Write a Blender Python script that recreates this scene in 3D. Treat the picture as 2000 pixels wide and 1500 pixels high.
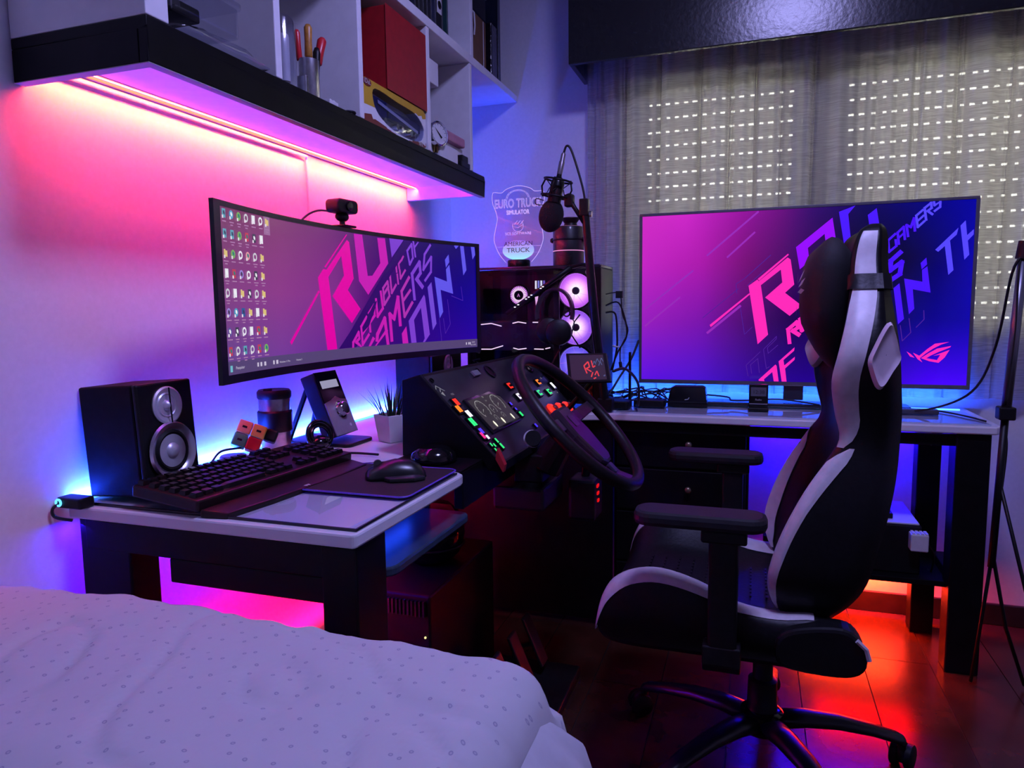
import bpy, bmesh, math, random
from mathutils import Vector, Matrix
random.seed(7)
for o in list(bpy.data.objects): bpy.data.objects.remove(o)
S=bpy.context.scene; COL=S.collection
pi=math.pi
# ---------------------------------------------------------------- camera
cy,sy=math.cos(math.radians(18.88)),math.sin(math.radians(18.88))
cp,sp=math.cos(math.radians(6.017)),math.sin(math.radians(6.017))
F=Vector((-sy*cp,cy*cp,-sp)); R0=Vector((cy,sy,0)); U0=R0.cross(F)
cr,sr=math.cos(math.radians(-.713)),math.sin(math.radians(-.713))
Rv=cr*R0+sr*U0; Uv=-sr*R0+cr*U0
cam=bpy.data.cameras.new('camera'); co=bpy.data.objects.new('camera',cam); COL.objects.link(co)
cam.sensor_width=36; cam.lens=1380/2000*36; cam.clip_start=.02
M=Matrix((Rv,Uv,-F)).transposed().to_4x4(); M.translation=Vector((0,0,1.12)); co.matrix_world=M
S.camera=co
# lamp powers in watts
LAMP,SH_O,SH_M,DK_B,BK_B,UD_B,UD_R,UB_B,RR,RF,TR_B,DAY=34,15.,4.,32.,17.,10.,8.,7.,14.,2.5,.5,520
# ---------------------------------------------------------------- world, exposure, lights
S.view_settings.view_transform='Standard'; S.view_settings.look='None'
S.view_settings.exposure=0; S.view_settings.gamma=1; S.view_settings.use_curve_mapping=False
w=bpy.data.worlds.new('world'); S.world=w; w.use_nodes=True
w.node_tree.nodes['Background'].inputs[0].default_value=(1,.97,.9,1)
w.node_tree.nodes['Background'].inputs[1].default_value=4
def area(name,loc,d,sx,sz,col,power,up=(0,0,1),spread=180):
    l=bpy.data.lights.new(name,'AREA'); l.shape='RECTANGLE'; l.size=sx; l.size_y=sz
    l.color=col; l.energy=power; l.spread=math.radians(spread)
    o=bpy.data.objects.new(name,l); COL.objects.link(o)
    d=Vector(d).normalized(); z=-d; x=Vector(up).cross(z)
    if x.length<1e-4: x=Vector((1,0,0))
    x.normalize(); y=z.cross(x); m=Matrix((x,y,z)).transposed().to_4x4(); m.translation=Vector(loc); o.matrix_world=m
    return o
# the room lamp on the ceiling, a dim violet-blue
area('ceiling_lamp_light',(.15,1.1,2.6),(0,0,-1),.35,.35,(.42,.40,1.0),LAMP,up=(0,1,0))
# LED strips: long side along "size"
area('shelf_strip_light',(-1.172,1.67,1.562),(-.8,0,-.6),1.44,.008,(1,.044,.013),SH_O,up=(1,0,0),spread=150)
area('rim_fill_light',(-.945,1.67,1.538),(-.6,0,.8),1.44,.008,(1,0,.6),SH_M,spread=90)  # added fill that tints the shelf underside magenta, no strip sits there
area('desk_strip_light',(-1.2115,1.6,.7715),(-.45,0,1),1.32,.006,(.010,.050,1),DK_B,up=(1,0,0))
area('back_desk_strip_light',(-.14,2.703,.772),(0,.35,1),1.6,.008,(.01,.065,1),BK_B,up=(0,1,0))
area('under_desk_blue_light',(-1.19,1.25,.70),(-.2,-.1,-1),.6,.01,(.03,.004,1),UD_B,up=(1,0,0))
area('under_desk_red_light',(-1.17,1.45,.20),(-.6,0,1),1.0,.01,(1,0,.05),UD_R)
area('under_back_desk_light',(.27,2.76,.70),(0,.25,-1),.6,.01,(.012,.001,1),UB_B,up=(0,1,0))
area('rail_red_light',(.36,2.74,.215),(0,.35,-1),.3,.02,(1,.03,.004),RR,up=(0,1,0))
area('rail_floor_red_light',(.36,2.40,.215),(0,-.35,-1),.28,.12,(1,.0,.004),RF,up=(0,1,0))
area('tray_blue_light',(-.75,1.25,.728),(.2,0,-1),.5,.01,(.01,.06,1),TR_B,up=(1,0,0))
area('daylight',(.7,3.25,1.5),(0,-1,-.1),2.6,1.3,(1,.97,.88),DAY)
# ---------------------------------------------------------------- helpers
def lin(c):
    return tuple(((v/255)/12.92 if v/255<=.04045 else ((v/255+.055)/1.055)**2.4) for v in c)
def hx(r,g,b): return lin((r,g,b))
MATS={}
def mat(name,col,rough=.5,metal=0,em=None,ems=1.,noise=.0,scale=40,bump=0.,coat=0,spec=.5,trans=0):
    if name in MATS: return MATS[name]
    m=bpy.data.materials.new(name); m.use_nodes=True; nt=m.node_tree; b=nt.nodes['Principled BSDF']
    b.inputs['Base Color'].default_value=(*col,1); b.inputs['Roughness'].default_value=rough
    b.inputs['Metallic'].default_value=metal; b.inputs['Specular IOR Level'].default_value=spec
    if coat: b.inputs['Coat Weight'].default_value=coat
    if em: b.inputs['Emission Color'].default_value=(*em,1); b.inputs['Emission Strength'].default_value=ems
    if noise or bump:
        tc=nt.nodes.new('ShaderNodeTexCoord'); n=nt.nodes.new('ShaderNodeTexNoise'); n.inputs['Scale'].default_value=scale
        n.inputs['Detail'].default_value=4; nt.links.new(tc.outputs['Object'],n.inputs['Vector'])
        if noise:
            r=nt.nodes.new('ShaderNodeValToRGB'); e=r.color_ramp.elements
            e[0].position=.3; e[1].position=.7
            e[0].color=(*[c*(1-noise) for c in col],1); e[1].color=(*[min(1,c*(1+noise)) for c in col],1)
            nt.links.new(n.outputs['Fac'],r.inputs[0]); nt.links.new(r.outputs[0],b.inputs['Base Color'])
        if bump:
            bp=nt.nodes.new('ShaderNodeBump'); bp.inputs['Strength'].default_value=bump; bp.inputs['Distance'].default_value=.004
            nt.links.new(n.outputs['Fac'],bp.inputs['Height']); nt.links.new(bp.outputs[0],b.inputs['Normal'])
    MATS[name]=m; return m
def emat(name,col,s=1.): return mat(name,(0,0,0),.4,em=col,ems=s)
def vcol_mat(name,strength=1.,rough=.25):
    m=bpy.data.materials.new(name); m.use_nodes=True; nt=m.node_tree; b=nt.nodes['Principled BSDF']
    b.inputs['Base Color'].default_value=(.004,.004,.006,1); b.inputs['Roughness'].default_value=rough
    a=nt.nodes.new('ShaderNodeAttribute'); a.attribute_name='Col'
    nt.links.new(a.outputs['Color'],b.inputs['Emission Color']); b.inputs['Emission Strength'].default_value=strength
    MATS[name]=m; return m
def glass(name,tint=(1,1,1),gloss=.08,rough=.02,tr=1.):
    m=bpy.data.materials.new(name); m.use_nodes=True; nt=m.node_tree; nt.nodes.clear()
    o=nt.nodes.new('ShaderNodeOutputMaterial'); t=nt.nodes.new('ShaderNodeBsdfTransparent'); g=nt.nodes.new('ShaderNodeBsdfGlossy')
    t.inputs[0].default_value=(*tint,1); g.inputs['Roughness'].default_value=rough
    f=nt.nodes.new('ShaderNodeFresnel'); f.inputs[0].default_value=1.45
    mx=nt.nodes.new('ShaderNodeMath'); mx.operation='ADD'; mx.inputs[1].default_value=gloss
    ge=nt.nodes.new('ShaderNodeNewGeometry'); iv=nt.nodes.new('ShaderNodeMath'); iv.operation='SUBTRACT'; iv.inputs[0].default_value=1; nt.links.new(ge.outputs['Backfacing'],iv.inputs[1])
    nt.links.new(f.outputs[0],mx.inputs[0]); ml=nt.nodes.new('ShaderNodeMath'); ml.operation='MULTIPLY'; nt.links.new(mx.outputs[0],ml.inputs[0]); nt.links.new(iv.outputs[0],ml.inputs[1]); mx=ml
    x=nt.nodes.new('ShaderNodeMixShader'); nt.links.new(mx.outputs[0],x.inputs[0]); nt.links.new(t.outputs[0],x.inputs[1]); nt.links.new(g.outputs[0],x.inputs[2])
    nt.links.new(x.outputs[0],o.inputs[0]); MATS[name]=m; return m
WL={}   # world location of each object's origin
class MB:
    def __init__(s): s.v=[]; s.f=[]; s.m=[]; s.M=None; s.k=0; s.col={}
    def add(s,vs,fs,k=None):
        o=len(s.v)
        for p in vs:
            p=Vector(p); s.v.append(s.M@p if s.M else p)
        for q in fs: s.f.append([o+i for i in q]); s.m.append(s.k if k is None else k)
        return s
    def box(s,x0,x1,y0,y1,z0,z1,k=None):
        v=[(x,y,z) for x in (x0,x1) for y in (y0,y1) for z in (z0,z1)]
        return s.add(v,[(0,1,3,2),(4,6,7,5),(0,4,5,1),(2,3,7,6),(0,2,6,4),(1,5,7,3)],k)
    def cbox(s,c,d,k=None): return s.box(c[0]-d[0]/2,c[0]+d[0]/2,c[1]-d[1]/2,c[1]+d[1]/2,c[2]-d[2]/2,c[2]+d[2]/2,k)
    def prism(s,pts,f0,f1,k=None):
        n=len(pts); v=[f0(*p) for p in pts]+[f1(*p) for p in pts]
        return s.add(v,[list(range(n)),list(range(2*n-1,n-1,-1))]+[(i,(i+1)%n,n+(i+1)%n,n+i) for i in range(n)],k)
    def py(s,pts,y0,y1,k=None): return s.prism(pts,lambda a,b:(a,y0,b),lambda a,b:(a,y1,b),k)      # polygon in XZ
    def pz(s,pts,z0,z1,k=None): return s.prism(pts,lambda a,b:(a,b,z0),lambda a,b:(a,b,z1),k)      # polygon in XY
    def px(s,pts,x0,x1,k=None): return s.prism(pts,lambda a,b:(x0,a,b),lambda a,b:(x1,a,b),k)      # polygon in YZ
    def ring(s,loops,closed=True,caps=True,k=None):
        n=len(loops[0]); v=[p for l in loops for p in l]; f=[]
        for i in range(len(loops)-1):
            for j in range(n if closed else n-1): f.append((i*n+j,i*n+(j+1)%n,(i+1)*n+(j+1)%n,(i+1)*n+j))
        if caps and closed: f+= [list(range(n-1,-1,-1)),list(range((len(loops)-1)*n,len(loops)*n))]
        return s.add(v,f,k)
    def tube(s,pts,r,n=8,k=None,caps=True):
        pts=[Vector(p) for p in pts]; rs=r if isinstance(r,(list,tuple)) else [r]*len(pts); L=[]; u=None
        for i,p in enumerate(pts):
            d=(pts[min(i+1,len(pts)-1)]-pts[max(i-1,0)]).normalized()
            if u is None: u=d.orthogonal().normalized()
            u=(u-d*u.dot(d)); u=u.normalized() if u.length>1e-6 else d.orthogonal().normalized()
            w_=d.cross(u); L.append([p+rs[i]*(math.cos(2*pi*j/n)*u+math.sin(2*pi*j/n)*w_) for j in range(n)])
        return s.ring(L,True,caps,k)
    def cyl(s,a,b,r,r2=None,n=20,k=None): return s.tube([a,b],[r,r if r2 is None else r2],n,k)
    def lathe(s,prof,o,ax=(0,0,1),n=24,k=None,caps=True):
        ax=Vector(ax).normalized(); u=ax.orthogonal().normalized(); w_=ax.cross(u); o=Vector(o)
        return s.ring([[o+ax*h+max(r,1e-4)*(math.cos(2*pi*j/n)*u+math.sin(2*pi*j/n)*w_) for j in range(n)] for r,h in prof],True,caps,k)
    def ell(s,c,r,nu=16,nv=10,k=None,M=None):
        c=Vector(c); L=[]
        for i in range(nv+1):
            a=-pi/2+pi*i/nv; q=max(math.cos(a),.01)
            l=[Vector((r[0]*q*math.cos(2*pi*j/nu),r[1]*q*math.sin(2*pi*j/nu),r[2]*math.sin(a))) for j in range(nu)]
            L.append([c+(M@p if M else p) for p in l])
        return s.ring(L,True,True,k)
    def torus(s,c,ax,R,r,n=40,m=10,k=None,a0=0,a1=2*pi):
        ax=Vector(ax).normalized(); u=ax.orthogonal().normalized(); w_=ax.cross(u); c=Vector(c)
        full=abs(a1-a0-2*pi)<1e-6; N=n if full else n+1; L=[]
        for i in range(N):
            a=a0+(a1-a0)*i/n; d=math.cos(a)*u+math.sin(a)*w_
            L.append([c+d*(R+r*math.cos(2*pi*j/m))+ax*r*math.sin(2*pi*j/m) for j in range(m)])
        if full: L.append(L[0])
        return s.ring(L,True,not full,k)
    def poly(s,pts,k=None): return s.add(pts,[list(range(len(pts)))],k)
    def text(s,t,f,size=1.,k=None):
        vs,fs=textmesh(t); return s.add([f(x*size,y*size) for x,y in vs],fs,k)
    def build(s,name,m,parent=None,smooth=False,bev=0,sub=0,recalc=True,org=None):
        me=bpy.data.meshes.new(name)
        if parent is not None: org=WL[parent.name]
        elif org is None:
            xs=[p.x for p in s.v];ys=[p.y for p in s.v];zs=[p.z for p in s.v]
            org=Vector(((min(xs)+max(xs))/2,(min(ys)+max(ys))/2,min(zs)))
        org=Vector(org)
        me.from_pydata([p-org for p in s.v],[],s.f)
        for mm in (m if isinstance(m,(list,tuple)) else [m]): me.materials.append(mm)
        for p,k in zip(me.polygons,s.m): p.material_index=k
        bm=bmesh.new(); bm.from_mesh(me)
        bmesh.ops.remove_doubles(bm,verts=bm.verts,dist=1e-6)
        if recalc: bmesh.ops.recalc_face_normals(bm,faces=bm.faces)
        bm.to_mesh(me); bm.free()
        if smooth:
            for p in me.polygons: p.use_smooth=True
        o=bpy.data.objects.new(name,me); COL.objects.link(o)
        if smooth=='a':
            me.set_sharp_from_angle(angle=math.radians(40))
        if parent is not None: o.parent=parent
        else: o.location=org
        WL[o.name]=org
        if bev:
            b=o.modifiers.new('bevel','BEVEL'); b.width=bev; b.segments=2; b.limit_method='ANGLE'; b.angle_limit=math.radians(35)
        if sub:
            b=o.modifiers.new('sub','SUBSURF'); b.levels=sub; b.render_levels=sub
        return o
_tc={}
def textmesh(t):
    if t in _tc: return _tc[t]
    c=bpy.data.curves.new('t','FONT'); c.body=t; c.size=1; c.resolution_u=3
    o=bpy.data.objects.new('t',c); COL.objects.link(o)
    dg=bpy.context.evaluated_depsgraph_get(); me=bpy.data.meshes.new_from_object(o.evaluated_get(dg))
    vs=[(v.co.x,v.co.y) for v in me.vertices]; w_=max(v[0] for v in vs)
    vs=[(x-w_/2,y) for x,y in vs]
    fs=[list(p.vertices) for p in me.polygons]
    bpy.data.objects.remove(o); bpy.data.meshes.remove(me); bpy.data.curves.remove(c)
    _tc[t]=(vs,fs); return _tc[t]
def tag(o,label,cat,group=None):
    o['label']=label; o['category']=cat
    if group: o['group']=group
    return o
def thing(name,label,cat,loc,group=None):
    o=bpy.data.objects.new(name,None); COL.objects.link(o); o.location=loc; o.empty_display_size=.05
    WL[o.name]=Vector(loc); return tag(o,label,cat,group)
def struct(o): o['kind']='structure'; return o
def copyobj(o,parent,off=(0,0,0)):
    c=o.copy(); COL.objects.link(c)
    if parent is not None: c.parent=parent
    c.location=Vector(o.location)+Vector(off); WL[c.name]=WL[o.name]+Vector(off); return c
def cat4(p0,p1,p2,p3,t):
    return .5*((2*p1)+(-p0+p2)*t+(2*p0-5*p1+4*p2-p3)*t*t+(-p0+3*p1-3*p2+p3)*t**3)
def spline(pts,n=8,closed=False):
    pts=[Vector(p) for p in pts]; N=len(pts); out=[]
    for i in range(N if closed else N-1):
        g=(lambda k: pts[k%N]) if closed else (lambda k: pts[min(max(k,0),N-1)])
        for j in range(n): out.append(cat4(g(i-1),g(i),g(i+1),g(i+2),j/n))
    if not closed: out.append(pts[-1])
    return out
def rrect(x0,x1,y0,y1,r,n=5):
    P=[]
    for cx,cyy,a in ((x1-r,y1-r,0),(x0+r,y1-r,pi/2),(x0+r,y0+r,pi),(x1-r,y0+r,1.5*pi)):
        for i in range(n+1): b=a+pi/2*i/n; P.append((cx+r*math.cos(b),cyy+r*math.sin(b)))
    return P
BLK=mat('black plastic',(.0045,.0045,.0055),.45,noise=.3,scale=60,spec=.28)
BLKG=mat('gloss black',(.004,.004,.005),.12,noise=.2,scale=30)
BLKW=mat('black painted wood',(.0032,.003,.004),.45,noise=.35,scale=25,bump=.05,spec=.16)
WHT=mat('white lacquer',(.74,.74,.76),.35,noise=.04,scale=30)
WALL=mat('wall paint',(.72,.71,.73),.8,noise=.03,scale=90,bump=.05)
STEEL=mat('brushed steel',(.55,.55,.58),.28,1,noise=.15,scale=80)
DARKM=mat('dark metal',(.02,.02,.022),.35,.6,noise=.2,scale=50)
CAB=mat('cable rubber',(.004,.004,.005),.5,noise=.2)
WHITEP=mat('white plastic',(.6,.6,.62),.4,noise=.05)
TVP=[["p",[[.01,1.216],[.107,1.3],[.11,1.296],[.015,1.21]]],["p",[[-.02,1.193],[.009,1.214],[.014,1.208],[.106,1.287],[.116,1.28],[.13,1.194],[.101,1.166],[.156,1.121],[.118,1.086],[.036,1.151],[.091,1.202],[.085,1.246],[.021,1.194],[.049,1.021],[.015,.987]]],["p",[[-.017,1.167],[-.014,1.163],[-.146,1.048],[-.15,1.056]]],["v",[[.132,1.321],[.244,1.415],[.264,1.3],[.234,1.27],[.221,1.362],[.17,1.317],[.176,1.272],[.146,1.245]]],["b",[[.263,1.433],[.313,1.451],[.292,1.424],[.308,1.298],[.288,1.293]]],["b",[[.351,1.418],[.377,1.439],[.393,1.351],[.363,1.349]]],["p",[[.022,.857],[.021,.861],[.076,.916],[.08,.911],[.088,.856],[.072,.856],[.066,.889],[.039,.863],[.041,.856]]],["p",[[.086,.927],[.137,.977],[.136,.965],[.102,.932],[.105,.913],[.139,.944],[.138,.933],[.108,.902],[.114,.856],[.098,.856]]],["b",[[.437,1.175],[.454,1.191],[.472,1.073],[.455,1.055]]],["b",[[.513,1.255],[.529,1.272],[.532,1.25],[.517,1.234]]],["b",[[.467,1.206],[.521,1.194],[.518,1.232],[.533,1.244],[.546,1.158],[.494,1.17],[.501,1.106],[.486,1.088]]],["l",[[.553,1.296],[.616,1.364],[.612,1.342],[.594,1.324],[.608,1.229],[.594,1.214],[.58,1.307],[.562,1.289]]],["l",[[.621,1.37],[.635,1.386],[.641,1.339],[.659,1.357],[.659,1.34],[.644,1.322],[.65,1.277],[.637,1.261]]],["p",[[.484,.965],[.496,.957],[.509,.944],[.495,.948]]],["p",[[.503,.961],[.522,.951],[.544,.973],[.566,.991],[.607,.997],[.584,.988],[.562,.975],[.54,.958],[.524,.943],[.532,.929],[.518,.939]]],["p",[[.527,.943],[.549,.96],[.573,.975],[.613,.984],[.61,.979],[.576,.963],[.554,.951],[.543,.943],[.574,.937],[.583,.955],[.563,.951],[.609,.971],[.596,.946],[.579,.928],[.552,.933]]]]
TVS=[["p",.0124,[[.12,.993],[.114,1.039],[.142,1.065],[.146,1.045],[.129,1.034]]],["p",.0145,[[.129,1.034],[.149,1.021]]],["p",.0124,[[.178,1.098],[.152,1.074],[.158,1.035],[.186,1.058]]],["p",.0103,[[.154,1.055],[.18,1.079]]],["p",.0124,[[.185,1.092],[.195,1.081],[.194,1.067],[.189,1.062]]],["b",.0074,[[.435,1.352],[.415,1.332],[.419,1.294],[.44,1.313],[.437,1.332]]],["b",.0074,[[.447,1.319],[.442,1.356],[.459,1.374],[.464,1.334]]],["b",.0062,[[.446,1.339],[.461,1.354]]],["b",.0078,[[.473,1.343],[.467,1.379],[.48,1.372],[.488,1.4],[.492,1.36]]],["l",.007,[[.512,1.425],[.494,1.408],[.5,1.371],[.518,1.389]]],["l",.0066,[[.497,1.389],[.515,1.407]]],["l",.0074,[[.523,1.393],[.517,1.431],[.535,1.447],[.537,1.43],[.526,1.421],[.54,1.41]]],["l",.007,[[.543,1.452],[.545,1.438],[.561,1.451],[.561,1.432],[.546,1.42]]],["b",.0145,[[.453,1.292],[.426,1.265],[.424,1.233],[.458,1.26],[.454,1.221],[.43,1.203]]],["f",.0021,[[-.174,1.082],[-.054,1.183]]],["f",.0021,[[-.046,1.118],[-.03,1.022],[-.005,1.047]]],["f",.0021,[[-.036,1.217],[-.062,1.2],[-.059,1.168]]],["f",.0025,[[-.033,1.219],[.051,1.297]]],["f",.0021,[[-.024,1.193],[.032,1.245]]],["f",.0021,[[-.015,.874],[-.022,.912],[.024,.96]]],["f",.0021,[[.023,.886],[.017,.936],[-.007,.914],[-.003,.883]]],["f",.0021,[[.035,.969],[.077,1.015],[.076,1.005],[.048,.975],[.051,.955],[.082,.984]]],["f",.0021,[[.035,.969],[.046,.901],[.056,.908]]],["f",.0025,[[.462,1.051],[.47,1.0],[.494,1.028],[.487,1.074]]],["f",.0025,[[.509,1.045],[.531,1.071],[.529,1.1]]],["f",.0025,[[.444,1.038],[.453,.979],[.448,.974]]],["g",.0062,[[-.162,1.304],[.006,1.447]]],["g",.0062,[[-.093,1.295],[-.004,1.377]]],["g",.0083,[[-.157,1.028],[-.047,1.122]]],["g",.0062,[[-.38,1.117],[-.212,1.25]]],["g",.0062,[[-.38,1.054],[-.257,1.156]]]]
MOP=[["p",[[.3788,1.2291],[.4667,1.3158],[.4695,1.3142],[.3834,1.2269]]],["p",[[.3533,1.2021],[.3747,1.2239],[.386,1.2221],[.4679,1.3018],[.4764,1.2968],[.4891,1.205],[.4648,1.1749],[.5118,1.1263],[.476,1.0902],[.4053,1.1584],[.4521,1.2114],[.4441,1.2596],[.3926,1.205],[.4157,1.0205],[.3785,1.0204]]],["p",[[.3533,1.1717],[.3578,1.1681],[.246,1.0468],[.2413,1.0534]]],["q",[[.4952,1.32],[.5277,1.3206],[.5442,1.2139],[.5624,1.2153],[.5953,1.2506],[.5863,1.318],[.6166,1.3194],[.6267,1.2516],[.5438,1.1637],[.5096,1.1992]]],["v",[[.6339,1.3216],[.691,1.3223],[.6417,1.2687]]],["q",[[.6733,1.0553],[.6925,1.076],[.6989,1.0253],[.6759,1.0258]]],["v",[[.7025,1.0905],[.7681,1.1673],[.7721,1.1605],[.7883,1.0485],[.7674,1.0248],[.7589,1.0252],[.7667,1.0371],[.7542,1.1287],[.7245,1.093],[.7325,1.0251],[.7115,1.0254]]],["b",[[.7836,1.1895],[.7999,1.2052],[.817,1.0802],[.8014,1.0604]]],["l",[[.8131,1.2217],[.8645,1.2084],[.8614,1.2459],[.8756,1.2606],[.8889,1.171],[.8372,1.1828],[.8457,1.1156],[.8313,1.0962]]],["l",[[.858,1.2746],[.8733,1.2918],[.8758,1.2685],[.8615,1.2506]]],["l",[[.8963,1.3199],[.9017,1.325],[.9166,1.3253],[.9045,1.3102]]],["l",[[.9219,1.3248],[.9368,1.325],[.9465,1.2469],[.9332,1.2295]]],["l",[[.9666,1.3246],[.9815,1.3256],[.9841,1.2965],[.973,1.2812]]],["d",[[.4226,1.0213],[.4709,1.0705],[.5686,1.1778],[.693,1.3225],[.7218,1.3234],[.7086,1.302],[.6013,1.1827],[.5799,1.1169],[.4906,1.027]]]]
MOS=[["q",4.5,[[.4773,1.0224],[.4782,1.0397],[.5006,1.0654],[.5028,1.0492],[.4903,1.0404]]],["q",6,[[.4912,1.039],[.5065,1.0233]]],["q",4.2,[[.5338,1.1051],[.5114,1.0799],[.515,1.0323],[.5405,1.0578]]],["q",3.5,[[.5132,1.0568],[.5377,1.0812]]],["q",4.5,[[.547,1.0664],[.5433,1.1146],[.5646,1.1364],[.5663,1.1088],[.5462,1.0899]]],["q",4.5,[[.5734,1.1517],[.5778,1.1058],[.5998,1.128],[.5931,1.1727]]],["r",4,[[.6064,1.1378],[.6029,1.1827],[.6215,1.2015],[.6239,1.1874],[.6067,1.1674]]],["r",4,[[.6228,1.186],[.6279,1.162],[.6064,1.1378]]],["r",4,[[.6324,1.2174],[.6371,1.1707],[.6549,1.1932]]],["r",3.6,[[.6575,1.2455],[.6595,1.2299]]],["r",3.6,[[.6612,1.2228],[.6643,1.197]]],["r",3.6,[[.687,1.2744],[.6804,1.264]]],["r",3.6,[[.6762,1.2608],[.668,1.2532],[.6702,1.2404]]],["r",3.6,[[.672,1.2347],[.6742,1.2117],[.6937,1.2357]]],["v",3.8,[[.713,1.2534],[.7041,1.2915],[.7224,1.3118],[.7265,1.2725],[.713,1.2534]]],["v",3.8,[[.7366,1.2775],[.73,1.3212]]],["v",3.2,[[.7356,1.3055],[.7486,1.3197]]],["q",6,[[.5449,1.0224],[.5582,1.0452]]],["q",6.5,[[.5723,1.0418],[.5751,1.057],[.6057,1.0997],[.6156,1.024]]],["q",5,[[.5695,1.0251],[.6124,1.0669]]],["q",6.5,[[.6318,1.0389],[.6267,1.1108],[.6437,1.099],[.6616,1.1581],[.6678,1.0811]]],["r",5,[[.7084,1.2158],[.6768,1.1756],[.6863,1.1041],[.7191,1.1437]]],["r",4.5,[[.683,1.1495],[.7122,1.1792]]],["v",5.8,[[.7289,1.1542],[.7212,1.2266],[.7527,1.2621],[.7557,1.2309],[.7394,1.2124]]],["v",7,[[.7394,1.2124],[.7616,1.1906]]],["v",4.2,[[.7983,1.3145],[.7744,1.2858],[.7676,1.2404],[.8013,1.2799],[.7988,1.2357],[.7738,1.209]]],["f",1,[[.8292,1.0955],[.8366,1.0261]]],["f",1,[[.8462,1.0952],[.8533,1.0491],[.8745,1.0771],[.865,1.1534]]],["f",1,[[.8824,1.1645],[.929,1.1504],[.9227,1.1938]]]]
# ================================================================= the room
XL,YB,XR,YF,ZC=-1.22,2.80,2.3,-2.0,2.7
struct(MB().box(XL-.1,XL,YF,YB+.1,-.02,ZC).build('wall_left',WALL))
struct(MB().box(XR,XR+.1,YF,YB+.1,-.02,ZC).build('wall_right',WALL))
struct(MB().box(XL,XR,YF-.1,YF,-.02,ZC).build('wall_rear',WALL))
WX0,WX1,WZ0,WZ1=-.50,1.95,1.0,1.98
b=MB()
for q in ((XL,XR,YB,YB+.14,-.02,WZ0),(XL,XR,YB,YB+.14,WZ1,ZC),(XL,WX0,YB,YB+.14,WZ0,WZ1),(WX1,XR,YB,YB+.14,WZ0,WZ1)): b.box(*q)
struct(b.build('wall_back',WALL))
struct(MB().box(XL-.1,XR+.1,YF-.1,YB+.14,ZC,ZC+.05).build('ceiling',mat('ceiling paint',(.6,.6,.6),.9,noise=.03)))
WOOD=mat('dark laminate floor',(.045,.020,.011),.25,noise=.35,scale=9,spec=.35)
fl=struct(MB().box(XL,XR,YF,YB,-.05,-.003).build('floor',mat('floor underlay',(.01,.006,.004),.8)))
pm=MB().box(0,.196,0,1.2,-.003,0)
px0=None
for i in range(18):
    for j in range(-1,5):
        x=XL+.002+i*.196; y=YF+j*1.203+(i%3)*.4
        y0,y1=max(y,YF),min(y+1.2,YB)
        if y1-y0<.03: continue
        if y1-y0>1.19 and x+.196<XR:
            if px0 is None: px0=MB().box(x,x+.193,y0,y1,-.003,0).build('plank',WOOD,fl); pxo=(x,y0)
            else: copyobj(px0,fl,(x-pxo[0],y0-pxo[1],0))
        else: MB().box(x,min(x+.193,XR),y0,y1,-.003,0).build('plank',WOOD,fl)
SK=mat('dark skirting wood',(.02,.012,.01),.4,noise=.3,scale=20)
struct(MB().box(.0,XR,YB-.015,YB,0,.075).build('baseboard_back',SK,bev=.003))
struct(MB().box(XL,XL+.015,YF,YB,0,.075).build('baseboard_left',SK,bev=.003))
# window with its roller shutter
ALU=mat('window aluminium',(.12,.12,.12),.4,.5,noise=.1)
wn=struct(thing('window_1','window','window',((WX0+WX1)/2,YB+.05,WZ0)))
for k in('label','category'): del wn[k]
b=MB(); t=.04
b.box(WX0,WX1,YB+.03,YB+.08,WZ0,WZ0+t).box(WX0,WX1,YB+.03,YB+.08,WZ1-t,WZ1).box(WX0,WX0+t,YB+.03,YB+.08,WZ0,WZ1).box(WX1-t,WX1,YB+.03,YB+.08,WZ0,WZ1)
b.build('window_frame',ALU,wn,bev=.003)
MB().box(.15,.235,YB+.025,YB+.085,WZ0+t,WZ1-t).build('mullion',ALU,wn,bev=.003)
MB().box(1.15,1.235,YB+.025,YB+.085,WZ0+t,WZ1-t).build('mullion',ALU,wn,bev=.003)
GL=glass('window glass',(.95,.97,.96),.02)
for a,c in ((WX0+t,.15),(.235,1.15),(1.235,WX1-t)): MB().box(a,c,YB+.05,YB+.054,WZ0+t,WZ1-t).build('pane',GL,wn)
m=bpy.data.materials.new('shutter slat'); m.use_nodes=True; nt=m.node_tree; nt.nodes.clear()
o=nt.nodes.new('ShaderNodeOutputMaterial'); d=nt.nodes.new('ShaderNodeBsdfDiffuse'); tl=nt.nodes.new('ShaderNodeBsdfTranslucent'); x=nt.nodes.new('ShaderNodeAddShader')
d.inputs[0].default_value=(.22,.21,.18,1); tl.inputs[0].default_value=(.035,.034,.028,1)
nt.links.new(d.outputs[0],x.inputs[0]); nt.links.new(tl.outputs[0],x.inputs[1]); nt.links.new(x.outputs[0],o.inputs[0]); SLAT=m
sh=thing('roller_shutter','closed roller shutter with rows of light slots behind the curtain','shutter',(WX0,YB+.11,WZ0))
s0=None
for i in range(18):
    z=WZ0+.022+i*.0525
    if s0 is None: s0=MB().ring([[(xx,YB+.11+yy,z+zz) for yy,zz in ((-.004,0),(-.009,.012),(-.009,.034),(-.004,.0447),(.004,.0447),(.006,.022),(.004,0))] for xx in (WX0,WX1)]).build('slat',SLAT,sh)
    else: copyobj(s0,sh,(0,0,i*.0525))
b=MB(); n=int((WX1-WX0)/.0345)
for i in range(19):
    for j in range(n+1):
        x=WX0+j*.0345+random.uniform(-.0015,.0015); ww=random.choice((.016,.018,.02,.0225))
        if WX0+.02<x and (.10<x<.27): ww=.0345
        if j<2: ww=.0345
        b.box(x,min(x+ww,WX1),YB+.108,YB+.112,WZ0+.0137+i*.0525,WZ0+.0225+i*.0525)
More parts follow.
